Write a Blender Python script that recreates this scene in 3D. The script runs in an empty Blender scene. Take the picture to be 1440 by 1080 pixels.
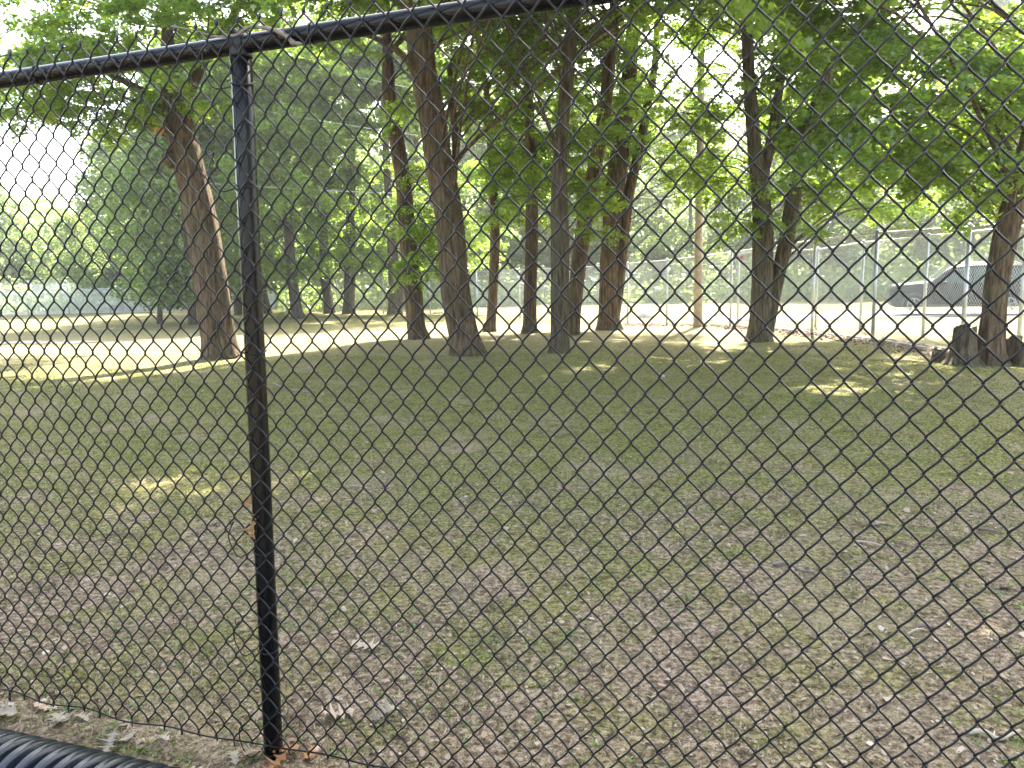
import bpy, math, random
import numpy as np
from mathutils import Vector, Matrix, Quaternion

random.seed(7)
rng = np.random.default_rng(11)
scn = bpy.context.scene
COL = scn.collection
rad = math.radians

# ------------------------------------------------------------------ camera
FPX = 1050.0
PIT = math.atan(152 / FPX); ROL = math.atan(.023)
EYE = 1.39
_F = np.array([0, math.cos(PIT), -math.sin(PIT)])
_R0 = np.array([1., 0, 0]); _U0 = np.array([0, math.sin(PIT), math.cos(PIT)])
_R = _R0 * math.cos(ROL) - _U0 * math.sin(ROL)
_U = _U0 * math.cos(ROL) + _R0 * math.sin(ROL)
CAM = np.array([0, 0, EYE])

def ray(x, y):
    return _F + _R * (x - 720) / FPX + _U * (540 - y) / FPX

def proj(p):
    d = np.asarray(p, float) - CAM
    z = d @ _F
    return 720 + FPX * (d @ _R) / z, 540 - FPX * (d @ _U) / z, z

def sstep(t):
    t = np.clip(t, 0, 1)
    return t * t * (3 - 2 * t)

def gh(x, y):
    """height of the ground"""
    x = np.asarray(x, float); y = np.asarray(y, float)
    h = -.38 * sstep((y - 14) / 16.)
    b = .018 * np.sin(x * 1.3 + 1.1 * np.sin(y * .7)) + .014 * np.sin(y * 1.7 + x * .6) + .008 * np.sin(x * 4.1 + y * 3.3)
    w = np.clip((np.abs(y) - 2.5) / 4., 0, 1)
    return h + b * w + .004 * np.sin(x * 9 + 2 * np.sin(y * 7)) * (1 - w)

def G(px, py):
    r = ray(px, py); t = 1.0
    t = -EYE / min(r[2], -1e-3)
    for _ in range(40):
        p = CAM + r * t
        e = p[2] - float(gh(p[0], p[1]))
        t += e / -r[2] * .8
    return CAM + r * t

def D(px, py, y):
    r = ray(px, py)
    return CAM + r * (y / r[1])

cam_d = bpy.data.cameras.new('camera'); cam = bpy.data.objects.new('camera', cam_d); COL.objects.link(cam)
cam_d.sensor_width = 36; cam_d.lens = 36 * FPX / 1440
cam_d.clip_start = .05; cam_d.clip_end = 3000
cam.matrix_world = Matrix(((_R[0], _U[0], -_F[0], 0), (_R[1], _U[1], -_F[1], 0), (_R[2], _U[2], -_F[2], EYE), (0, 0, 0, 1)))
scn.camera = cam

# ------------------------------------------------------------------ light
SEL = rad(46); SAZ = math.atan2(.361, .933)
SUN = np.array([math.sin(SAZ) * math.cos(SEL), math.cos(SAZ) * math.cos(SEL), math.sin(SEL)])
sl = bpy.data.lights.new('sun', 'SUN'); so = bpy.data.objects.new('sun', sl); COL.objects.link(so)
sl.energy = 5; sl.angle = rad(.6); sl.color = (1, .93, .82)
so.rotation_euler = Vector(SUN).to_track_quat('Z', 'Y').to_euler()
so.location = (0, 0, 40)
w = bpy.data.worlds.new('World'); scn.world = w; w.use_nodes = True
nt = w.node_tree; bg = nt.nodes['Background']
sky = nt.nodes.new('ShaderNodeTexSky'); sky.sky_type = 'NISHITA'; sky.sun_disc = False
sky.sun_elevation = SEL; sky.sun_rotation = SAZ; sky.dust_density = 3.0; sky.air_density = 1.0
hs = nt.nodes.new('ShaderNodeHueSaturation'); hs.inputs['Saturation'].default_value = .75
tm = nt.nodes.new('ShaderNodeMix'); tm.data_type = 'RGBA'; tm.blend_type = 'MULTIPLY'; tm.inputs[0].default_value = 1; tm.inputs[7].default_value = (1.04, 1.0, .94, 1)
nt.links.new(sky.outputs[0], hs.inputs['Color']); nt.links.new(hs.outputs[0], tm.inputs[6]); nt.links.new(tm.outputs[2], bg.inputs[0]); bg.inputs[1].default_value = .15
scn.view_settings.view_transform = 'Standard'; scn.view_settings.look = 'None'
scn.view_settings.exposure = 3.0; scn.view_settings.gamma = 1
scn.cycles.max_bounces = 8; scn.cycles.diffuse_bounces = 4; scn.cycles.transmission_bounces = 6
scn.cycles.sample_clamp_indirect = 6

# ------------------------------------------------------------------ materials
def mat(name):
    m = bpy.data.materials.new(name); m.use_nodes = True
    return m, m.node_tree, m.node_tree.nodes['Principled BSDF']

def N(nt, t, **k):
    n = nt.nodes.new(t)
    for a, b in k.items():
        setattr(n, a, b)
    return n

def ramp(nt, stops, interp='LINEAR'):
    r = nt.nodes.new('ShaderNodeValToRGB'); e = r.color_ramp.elements
    r.color_ramp.interpolation = interp
    while len(e) < len(stops): e.new(.5)
    for i, (p, c) in enumerate(stops):
        e[i].position = p; e[i].color = (*c, 1) if len(c) == 3 else c
    return r

def noise(nt, scale, det=4, rough=.55, vec=None, dim='3D'):
    n = nt.nodes.new('ShaderNodeTexNoise'); n.inputs['Scale'].default_value = scale
    n.inputs['Detail'].default_value = det; n.inputs['Roughness'].default_value = rough
    if vec is not None: nt.links.new(vec, n.inputs['Vector'])
    return n

def mixc(nt, a, b, fac, mode='MIX'):
    m = nt.nodes.new('ShaderNodeMix'); m.data_type = 'RGBA'; m.blend_type = mode
    for s, v in ((m.inputs[6], a), (m.inputs[7], b), (m.inputs[0], fac)):
        if hasattr(v, 'is_linked') or hasattr(v, 'links'): nt.links.new(v, s)
        else: s.default_value = v if not isinstance(v, tuple) or len(v) == 4 else (*v, 1)
    return m.outputs[2]

def simple(name, col, rough=.6, metal=0, var=.25, scale=20, spec=.5, bump=0):
    m, nt, p = mat(name)
    tc = N(nt, 'ShaderNodeTexCoord')
    n = noise(nt, scale, vec=tc.outputs['Object'])
    c = tuple(col)
    lo = tuple(v * (1 - var) for v in c); hi = tuple(min(1, v * (1 + var)) for v in c)
    r = ramp(nt, [(.3, lo), (.7, hi)]); nt.links.new(n.outputs[0], r.inputs[0])
    nt.links.new(r.outputs[0], p.inputs['Base Color'])
    p.inputs['Roughness'].default_value = rough; p.inputs['Metallic'].default_value = metal
    p.inputs['Specular IOR Level'].default_value = spec
    if bump:
        b = N(nt, 'ShaderNodeBump'); b.inputs['Strength'].default_value = bump; b.inputs['Distance'].default_value = .01
        nt.links.new(n.outputs[0], b.inputs['Height']); nt.links.new(b.outputs[0], p.inputs['Normal'])
    return m

M = {}
M['black_coat'] = simple('black vinyl coating', (.0035, .004, .005), .4, var=.3, scale=60, spec=.3)
M['black_wire'] = simple('black vinyl wire', (.0025, .0032, .0045), .38, var=.3, scale=40, spec=.28)
M['black_paint'] = simple('black pipe paint', (.0032, .0033, .004), .25, var=.5, scale=25, spec=.22)
M['galv'] = simple('galvanised steel', (.42, .44, .45), .42, metal=.7, var=.2, scale=6)
M['galv_wire'] = simple('galvanised wire', (.36, .385, .4), .5, metal=.15, var=.2, scale=3)
M['galv_glint'] = simple('galvanised wire with painted glint', (.62, .65, .67), .5, metal=.1, var=.2, scale=3)  # paler wire colour imitates sun glint on the far left mesh
M['pole'] = simple('weathered pole wood', (.33, .27, .21), .85, var=.3, scale=7, bump=.3)
M['cable'] = simple('grey cable', (.4, .42, .42), .5, var=.1)
M['twig'] = simple('dead twig bark', (.15, .125, .105), .8, var=.4, scale=50, bump=.5)
M['cut'] = simple('sawn wood', (.42, .2, .1), .8, var=.35, scale=40)
M['rock'] = simple('boulder', (.30, .27, .23), .9, var=.35, scale=8, bump=.8)
M['asphalt'] = simple('pale worn asphalt', (.19, .18, .17), .85, var=.15, scale=15)
M['path'] = simple('trodden grey dirt', (.15, .135, .11), .95, var=.2, scale=3)
M['car'] = simple('dark metallic car paint', (.004, .005, .007), .4, metal=.0, var=.08, scale=3, spec=.12)
M['plastic'] = simple('black plastic trim', (.03, .03, .032), .55, var=.1)
M['tyre'] = simple('tyre rubber', (.02, .02, .02), .8, var=.2)
M['rim'] = simple('alloy rim', (.3, .31, .32), .35, metal=.8, var=.1)
M['chrome'] = simple('satin rail metal', (.65, .66, .68), .25, metal=.9, var=.1)
M['lamp_red'] = simple('red lamp lens', (.55, .03, .02), .25, var=.1)
M['lamp_clear'] = simple('clear lamp lens', (.6, .62, .65), .15, var=.1)
M['plate'] = simple('number plate', (.6, .6, .58), .4, var=.05)
M['ribbon'] = simple('faded red ribbon', (.3, .06, .08), .8, var=.2)
M['shed'] = simple('white painted shed wall', (.78, .79, .8), .6, var=.04, scale=2)
M['shed_roof'] = simple('grey shed roof', (.3, .31, .32), .6, var=.1, scale=4)
M['shed_door'] = simple('pale blue door paint', (.4, .52, .62), .5, var=.05)
M['corr'] = simple('black corrugated plastic', (.004, .008, .015), .27, var=.35, scale=14, spec=.6)

def glassmat():
    m, nt, p = mat('tinted car glass')
    p.inputs['Base Color'].default_value = (.035, .06, .055, 1); p.inputs['Roughness'].default_value = .04
    p.inputs['Specular IOR Level'].default_value = .25
    p.inputs['Coat Weight'].default_value = .0; p.inputs['Coat Roughness'].default_value = .02
    return m
M['glass'] = glassmat()

def bark(name, c1, c2, moss):
    m, nt, p = mat(name)
    tc = N(nt, 'ShaderNodeTexCoord')
    mp = N(nt, 'ShaderNodeMapping'); mp.inputs['Scale'].default_value = (1, 1, .13)
    nt.links.new(tc.outputs['Object'], mp.inputs['Vector'])
    n = noise(nt, 24, 6, .65, mp.outputs[0])
    n2 = noise(nt, 2.2, 3, .5, tc.outputs['Object'])
    r = ramp(nt, [(.36, tuple(v * .35 for v in c1)), (.5, c1), (.68, c2)])
    nt.links.new(n.outputs[0], r.inputs[0])
    r2 = ramp(nt, [(.45, (0, 0, 0)), (.68, (1, 1, 1))]); nt.links.new(n2.outputs[0], r2.inputs[0])
    g = N(nt, 'ShaderNodeMath', operation='MULTIPLY'); nt.links.new(r2.outputs[0], g.inputs[0]); g.inputs[1].default_value = moss
    c = mixc(nt, r.outputs[0], (.085, .095, .04, 1), g.outputs[0])
    nt.links.new(c, p.inputs['Base Color']); p.inputs['Roughness'].default_value = .9
    p.inputs['Specular IOR Level'].default_value = .15
    b = N(nt, 'ShaderNodeBump'); b.inputs['Strength'].default_value = 1; b.inputs['Distance'].default_value = .09
    nt.links.new(n.outputs[0], b.inputs['Height']); nt.links.new(b.outputs[0], p.inputs['Normal'])
    return m
M['bark'] = bark('brown furrowed bark', (.11, .077, .05), (.22, .158, .105), .3)
M['bark_red'] = bark('reddish bark', (.098, .067, .045), (.19, .135, .092), .3)
M['bark_grey'] = bark('greyish bark', (.1, .08, .056), (.19, .152, .112), .35)
M['bark_far'] = bark('far grey brown bark', (.09, .08, .065), (.16, .14, .115), .2)

def leafmat(name, dc, tc_, tw=.55, gloss=.06):
    m = bpy.data.materials.new(name); m.use_nodes = True; nt = m.node_tree
    for n in list(nt.nodes): nt.nodes.remove(n)
    out = N(nt, 'ShaderNodeOutputMaterial')
    at = N(nt, 'ShaderNodeAttribute'); at.attribute_name = 'tint'
    oi = N(nt, 'ShaderNodeObjectInfo')
    ad = N(nt, 'ShaderNodeMath', operation='ADD'); nt.links.new(at.outputs['Fac'], ad.inputs[0])
    mu = N(nt, 'ShaderNodeMath', operation='MULTIPLY_ADD'); nt.links.new(oi.outputs['Random'], mu.inputs[0])
    mu.inputs[1].default_value = .35; mu.inputs[2].default_value = -.17
    nt.links.new(mu.outputs[0], ad.inputs[1])
    def cr(c):
        r = ramp(nt, [(0, tuple(v * .6 for v in c)), (.5, c), (1, (c[0] * 1.55, c[1] * 1.25, c[2] * 1.0))])
        nt.links.new(ad.outputs[0], r.inputs[0]); return r.outputs[0]
    d = N(nt, 'ShaderNodeBsdfDiffuse'); nt.links.new(cr(dc), d.inputs[0])
    t = N(nt, 'ShaderNodeBsdfTranslucent'); nt.links.new(cr(tc_), t.inputs[0])
    g = N(nt, 'ShaderNodeBsdfGlossy'); g.inputs[0].default_value = (.8, .9, .8, 1); g.inputs[1].default_value = .42
    m1 = N(nt, 'ShaderNodeMixShader'); m1.inputs[0].default_value = tw
    nt.links.new(d.outputs[0], m1.inputs[1]); nt.links.new(t.outputs[0], m1.inputs[2])
    m2 = N(nt, 'ShaderNodeMixShader'); m2.inputs[0].default_value = gloss
    nt.links.new(m1.outputs[0], m2.inputs[1]); nt.links.new(g.outputs[0], m2.inputs[2])
    nt.links.new(m2.outputs[0], out.inputs[0])
    return m
M['leaf'] = leafmat('maple leaf', (.065, .12, .026), (.28, .45, .045), .6)
M['leaf_far'] = leafmat('far leaf', (.085, .13, .045), (.26, .39, .10), .58)
M['leaf_pale'] = leafmat('pale young leaf', (.13, .18, .06), (.30, .42, .10), .5)

def drymat(name, a, b):
    m = leafmat(name, a, b, .3, .05); return m
M['dry_pale'] = drymat('bleached oak leaf', (.36, .31, .24), (.28, .24, .19))
M['dry_tan'] = drymat('tan hanging leaf', (.36, .23, .11), (.42, .25, .1))
M['dry_brown'] = drymat('brown oak leaf', (.34, .17, .07), (.4, .2, .08))

def groundmat():
    m, nt, p = mat('mossy dirt and thin grass')
    g = N(nt, 'ShaderNodeNewGeometry'); pos = g.outputs['Position']
    nb = noise(nt, .45, 5, .6, pos); nm = noise(nt, 2.6, 6, .65, pos); nf = noise(nt, 38, 5, .7, pos); nv = noise(nt, 150, 3, .7, pos)
    # dirt
    dirt = ramp(nt, [(.36, (.074, .053, .033)), (.5, (.23, .178, .122)), (.66, (.47, .385, .28))]); nt.links.new(nf.outputs[0], dirt.inputs[0])
    moss = ramp(nt, [(.36, (.058, .06, .018)), (.5, (.188, .182, .056)), (.66, (.325, .31, .13))]); nt.links.new(nf.outputs[0], moss.inputs[0])
    straw = ramp(nt, [(.3, (.16, .13, .07)), (.6, (.33, .28, .18))]); nt.links.new(nf.outputs[0], straw.inputs[0])
    # green amount depends on distance from the trodden strip by the fence
    sx = N(nt, 'ShaderNodeSeparateXYZ'); nt.links.new(pos, sx.inputs[0])
    yr = N(nt, 'ShaderNodeMapRange'); nt.links.new(sx.outputs[1], yr.inputs[0])
    yr.inputs[1].default_value = 2.2; yr.inputs[2].default_value = 6.5; yr.inputs[3].default_value = -.16; yr.inputs[4].default_value = .03
    a = N(nt, 'ShaderNodeMath', operation='MULTIPLY_ADD'); nt.links.new(nm.outputs[0], a.inputs[0]); a.inputs[1].default_value = .85; nt.links.new(yr.outputs[0], a.inputs[2])
    b = N(nt, 'ShaderNodeMath', operation='MULTIPLY_ADD'); nt.links.new(nb.outputs[0], b.inputs[0]); b.inputs[1].default_value = .42; nt.links.new(a.outputs[0], b.inputs[2])
    gr = ramp(nt, [(.46, (0, 0, 0)), (.56, (.6, .6, .6)), (.7, (1, 1, 1))]); nt.links.new(b.outputs[0], gr.inputs[0])
    c = mixc(nt, dirt.outputs[0], moss.outputs[0], gr.outputs[0])
    n4 = noise(nt, 1.1, 4, .6, pos)
    sr = ramp(nt, [(.54, (0, 0, 0)), (.66, (.8, .8, .8))]); nt.links.new(n4.outputs[0], sr.inputs[0])
    c = mixc(nt, c, straw.outputs[0], sr.outputs[0])
    # pale sandy tone painted in for the sunlit ground beyond the row of trees
    fr = N(nt, 'ShaderNodeMapRange'); nt.links.new(sx.outputs[1], fr.inputs[0])
    fr.inputs[1].default_value = 11.5; fr.inputs[2].default_value = 15.5; fr.inputs[3].default_value = 0; fr.inputs[4].default_value = .5
    fn = N(nt, 'ShaderNodeMath', operation='MULTIPLY'); nt.links.new(fr.outputs[0], fn.inputs[0]); nt.links.new(nb.outputs[0], fn.inputs[1])
    fz = N(nt, 'ShaderNodeMapRange'); nt.links.new(sx.outputs[1], fz.inputs[0])
    fz.inputs[1].default_value = 21; fz.inputs[2].default_value = 29; fz.inputs[3].default_value = 1; fz.inputs[4].default_value = .12
    fn1 = N(nt, 'ShaderNodeMath', operation='MULTIPLY'); nt.links.new(fn.outputs[0], fn1.inputs[0]); nt.links.new(fz.outputs[0], fn1.inputs[1]); fn = fn1
    fn2 = N(nt, 'ShaderNodeMath', operation='MULTIPLY'); nt.links.new(fn.outputs[0], fn2.inputs[0]); fn2.inputs[1].default_value = 1.5
    sunlit_sand = ramp(nt, [(.3, (.17, .145, .085)), (.7, (.33, .29, .19))]); nt.links.new(nf.outputs[0], sunlit_sand.inputs[0])
    c = mixc(nt, c, sunlit_sand.outputs[0], fn2.outputs[0])
    n7 = noise(nt, 6.5, 5, .7, pos); r7 = ramp(nt, [(.36, (.62, .6, .58)), (.5, (1, 1, 1)), (.66, (1.0, .97, .9))]); nt.links.new(n7.outputs[0], r7.inputs[0])
    c = mixc(nt, c, r7.outputs[0], 1.0, 'MULTIPLY')
    # dark specks of debris
    vr = ramp(nt, [(.38, (.3, .26, .22)), (.47, (1, 1, 1))]); nt.links.new(nv.outputs[0], vr.inputs[0])
    c = mixc(nt, c, vr.outputs[0], .8, 'MULTIPLY')
    nt.links.new(c, p.inputs['Base Color']); p.inputs['Roughness'].default_value = .97; p.inputs['Specular IOR Level'].default_value = .1
    bm = N(nt, 'ShaderNodeBump'); bm.inputs['Strength'].default_value = .9; bm.inputs['Distance'].default_value = .03
    nt.links.new(nf.outputs[0], bm.inputs['Height'])
    b2 = N(nt, 'ShaderNodeBump'); b2.inputs['Strength'].default_value = .7; b2.inputs['Distance'].default_value = .008
    nt.links.new(nv.outputs[0], b2.inputs['Height']); nt.links.new(bm.outputs[0], b2.inputs['Normal'])
    nt.links.new(b2.outputs[0], p.inputs['Normal'])
    return m
M['ground'] = groundmat()

def tintmat(name, stops, rough=.9, trans=0):
    m, nt, p = mat(name)
    at = N(nt, 'ShaderNodeAttribute'); at.attribute_name = 'tint'
    r = ramp(nt, stops); nt.links.new(at.outputs['Fac'], r.inputs[0])
    nt.links.new(r.outputs[0], p.inputs['Base Color']); p.inputs['Roughness'].default_value = rough
    p.inputs['Specular IOR Level'].default_value = .2
    return m
M['litter'] = tintmat('bits of leaf and gravel', [(0, (.06, .045, .035)), (.35, (.16, .12, .085)), (.6, (.26, .2, .14)), (.88, (.32, .26, .19)), (1, (.42, .37, .3))])
M['grass'] = tintmat('grass blades', [(0, (.06, .085, .015)), (.5, (.12, .16, .035)), (.8, (.19, .21, .07)), (1, (.36, .31, .16))])

# ------------------------------------------------------------------ mesh helpers
class MB:
    def __init__(s):
        s.v = []; s.f = []; s.n = 0; s.t = []
    def add(s, V, Fc, tint=None):
        V = np.asarray(V, float).reshape(-1, 3); o = s.n
        s.v.append(V); s.n += len(V)
        s.f.append((np.asarray(Fc, dtype=np.int64) + o) if not isinstance(Fc, list) else [[i + o for i in q] for q in Fc])
        s.t.append(np.full(len(Fc), .5) if tint is None else np.broadcast_to(np.asarray(tint, float), (len(Fc),)))
        return s
    def mesh(s, name, m, smooth=True, tint=False):
        me = bpy.data.meshes.new(name)
        V = np.concatenate(s.v) if s.v else np.zeros((0, 3))
        starts = []; loops = []; tot = 0
        for F in s.f:
            if isinstance(F, np.ndarray):
                k = F.shape[1]; starts.append(tot + k * np.arange(len(F))); loops.append(F.ravel()); tot += F.size
            else:
                for q in F:
                    starts.append(np.array([tot])); loops.append(np.array(q)); tot += len(q)
        st = np.concatenate(starts).astype(np.int32); lp = np.concatenate(loops).astype(np.int32)
        me.vertices.add(len(V)); me.vertices.foreach_set('co', V.astype(np.float32).ravel())
        me.loops.add(len(lp)); me.loops.foreach_set('vertex_index', lp)
        me.polygons.add(len(st)); me.polygons.foreach_set('loop_start', st)
        me.polygons.foreach_set('use_smooth', np.full(len(st), bool(smooth)))
        me.update(calc_edges=True)
        if tint:
            a = me.attributes.new('tint', 'FLOAT', 'FACE'); a.data.foreach_set('value', np.concatenate(s.t).astype(np.float32))
        me.materials.append(m)
        me.validate()
        return me
    def build(s, name, m, parent=None, smooth=True, tint=False):
        return link(name, s.mesh(name, m, smooth, tint), parent)
    def tube(s, P, r, n=8, cap=True, tint=None, ell=None):
        P = np.asarray(P, float); k = len(P)
        r = np.broadcast_to(np.asarray(r, float), (k,))
        T = np.gradient(P, axis=0); T /= np.linalg.norm(T, axis=1)[:, None] + 1e-12
        up = np.array([0, 0, 1.]) if abs(T[0][2]) < .9 else np.array([1., 0, 0])
        A = []; a = np.cross(up, T[0]); a /= np.linalg.norm(a)
        for i in range(k):
            a = a - T[i] * (a @ T[i]); a /= np.linalg.norm(a) + 1e-12; A.append(a)
        A = np.array(A); B = np.cross(T, A)
        th = np.linspace(0, 2 * math.pi, n, endpoint=False)
        V = P[:, None] + r[:, None, None] * (A[:, None] * np.cos(th)[None, :, None] + B[:, None] * np.sin(th)[None, :, None])
        i = np.arange(k - 1)[:, None] * n; j = np.arange(n)[None]; j2 = (j + 1) % n
        Fq = np.stack([i + j, i + j2, i + n + j2, i + n + j], -1).reshape(-1, 4)
        s.add(V, Fq, tint)
        if cap:
            o = s.n - k * n
            s.f.append([[o + q for q in range(n)][::-1], [o + (k - 1) * n + q for q in range(n)]]); s.t.append(np.full(2, .5))
        return s
    def box(s, c, d, rz=0, bev=0):
        x, y, z = [v / 2 for v in d]
        if bev:
            b = min(bev, x * .9, y * .9, z * .9)
            pts = []
            for zz, ins in ((-z, b), (-z + b, 0), (z - b, 0), (z, b)):
                X, Y = x - ins, y - ins; q = b if ins == 0 else b * .6
                pts += [(-X + q, -Y, zz), (X - q, -Y, zz), (X, -Y + q, zz), (X, Y - q, zz), (X - q, Y, zz), (-X + q, Y, zz), (-X, Y - q, zz), (-X, -Y + q, zz)]
            V = np.array(pts); Fq = []
            for L in range(3):
                for q in range(8): Fq.append([L * 8 + q, L * 8 + (q + 1) % 8, L * 8 + 8 + (q + 1) % 8, L * 8 + 8 + q])
            Fq += [list(range(7, -1, -1)), list(range(24, 32))]
        else:
            V = np.array([(a, b_, c_) for c_ in (-z, z) for a, b_ in ((-x, -y), (x, -y), (x, y), (-x, y))])
            Fq = [[3, 2, 1, 0], [4, 5, 6, 7], [0, 1, 5, 4], [1, 2, 6, 5], [2, 3, 7, 6], [3, 0, 4, 7]]
        ca, sa = math.cos(rz), math.sin(rz)
        V = V @ np.array([[ca, sa, 0], [-sa, ca, 0], [0, 0, 1]]) + np.asarray(c, float)
        return s.add(V, Fq)

def link(name, me, parent=None):
    o = bpy.data.objects.new(name, me); COL.objects.link(o)
    if parent is not None: o.parent = parent
    return o

def tag(o, label=None, cat=None, group=None, kind=None):
    if label: o['label'] = label
    if cat: o['category'] = cat
    if group: o['group'] = group
    if kind: o['kind'] = kind
    return o

def empty(name, loc=(0, 0, 0), rz=0):
    o = bpy.data.objects.new(name, None); COL.objects.link(o); o.location = loc; o.rotation_euler = (0, 0, rz)
    o.empty_display_size = .2
    return o

def thing(name, loc, label, cat, group=None, rz=0):
    return tag(empty(name, loc, rz), label, cat, group)

def copy_tree(o, parent=None):
    c = o.copy(); COL.objects.link(c)
    if parent is not None: c.parent = parent
    for ch in list(o.children): copy_tree(ch, c)
    return c

# ------------------------------------------------------------------ ground
def warp(n, lo, hi, p):
    t = np.linspace(-1, 1, n)
    s_ = np.sign(t) * np.abs(t) ** p
    return np.where(s_ < 0, -s_ * lo, s_ * hi)
gx = warp(321, -400, 400, 3.2); gy = warp(401, -40, 420, 3.2) + 3
X, Y = np.meshgrid(gx, gy); Z = gh(X, Y)
nx = len(gx); i = np.arange(len(gy) - 1)[:, None] * nx + np.arange(nx - 1)[None]
mb = MB().add(np.stack([X, Y, Z], -1), np.stack([i, i + 1, i + nx + 1, i + nx], -1).reshape(-1, 4))
gobj = mb.build('ground', M['ground']); gobj['kind'] = 'structure'

def strip(name, xs, y0f, y1f, lift, m, n=16):
    xs = np.asarray(xs, float); P = []
    for x in xs:
        for t in np.linspace(0, 1, n):
            y = y0f(x) * (1 - t) + y1f(x) * t
            P.append((x, y, float(gh(x, y)) + lift))
    k = len(xs); i = np.arange(k - 1)[:, None] * n + np.arange(n - 1)[None]
    o = MB().add(P, np.stack([i, i + n, i + n + 1, i + 1], -1).reshape(-1, 4)).build(name, m)
    o['kind'] = 'structure'; return o
strip('road', np.arange(7, 90, 1.), lambda x: 24.8 + .15 * math.sin(x), lambda x: 29.6 + .1 * math.sin(x * .7), .03, M['asphalt'])
strip('path', np.arange(-34, -8.5, .5), lambda x: 19.6 + .25 * math.sin(x * 1.3) + max(0, (x + 12)) * .35, lambda x: 21.4 + .3 * math.sin(x * .9 + 1), .012, M['path'])

# ------------------------------------------------------------------ near black fence
TH = rad(18)
dv = np.array([math.cos(TH), -math.sin(TH), 0]); nv = np.array([math.sin(TH), math.cos(TH), 0])
B0 = G(385, 1062); B0[2] = 0
def pl(x, y, off=0):
    r = ray(x, y); return CAM + r * (((B0 - nv * off - CAM) @ nv) / (r @ nv))
def fp(s, z, off=0):
    return B0 + dv * s + nv * -off + np.array([0, 0, z])
top = pl(338, 62); s_top = (top - B0) @ dv; H = top[2]
fence = thing('chain_link_fence', tuple(B0), 'black chain link fence filling the foreground, with its black post and top rail', 'fence')
def rel(P): return np.asarray(P, float) - B0
PR = .027
zs = np.linspace(-.1, H - .03, 14)
MB().tube([rel(fp(s_top * z / H, z)) for z in zs], PR, 28).build('post', M['black_paint'], fence)
# top rail: slightly sagging long pipe with one swaged joint
ss = np.linspace(-4.2, 4.2, 80)
def railz(s): return H - .002 + .006 * math.sin(s * 1.7)
MB().tube([rel(fp(s, railz(s))) for s in ss], .0232, 24).build('top_rail', M['black_paint'], fence)
sl_ = np.linspace(.95, 1.07, 5)
MB().tube([rel(fp(s, railz(s))) for s in sl_], .0247, 24).build('rail_sleeve', M['black_paint'], fence)
# loop cap on the post
c = MB(); zc = H - .045
for k, (z, r) in enumerate([(0, .0305), (.012, .031), (.03, .03), (.04, .024), (.046, .012)]): pass
prof = [(-.004, .0278), (.002, .0285), (.008, .0285), (.014, .028), (.022, .026)]
P = [rel(fp(s_top, H - .03 + z)) for z, r in prof]
c.tube(P, [r for z, r in prof], 24)
c.tube([rel(fp(s_top + .018 * math.cos(0) * q, railz(0))) for q in (-1, 0, 1)], .0285, 24)
c.box(rel(fp(s_top - .012, H + .028)), (.016, .03, .02), -TH, .004)
c.tube([rel(fp(s_top - .012, H + .03, q)) for q in (-.022, .022)], .0045, 8)
c.build('post_cap', M['black_coat'], fence)

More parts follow.
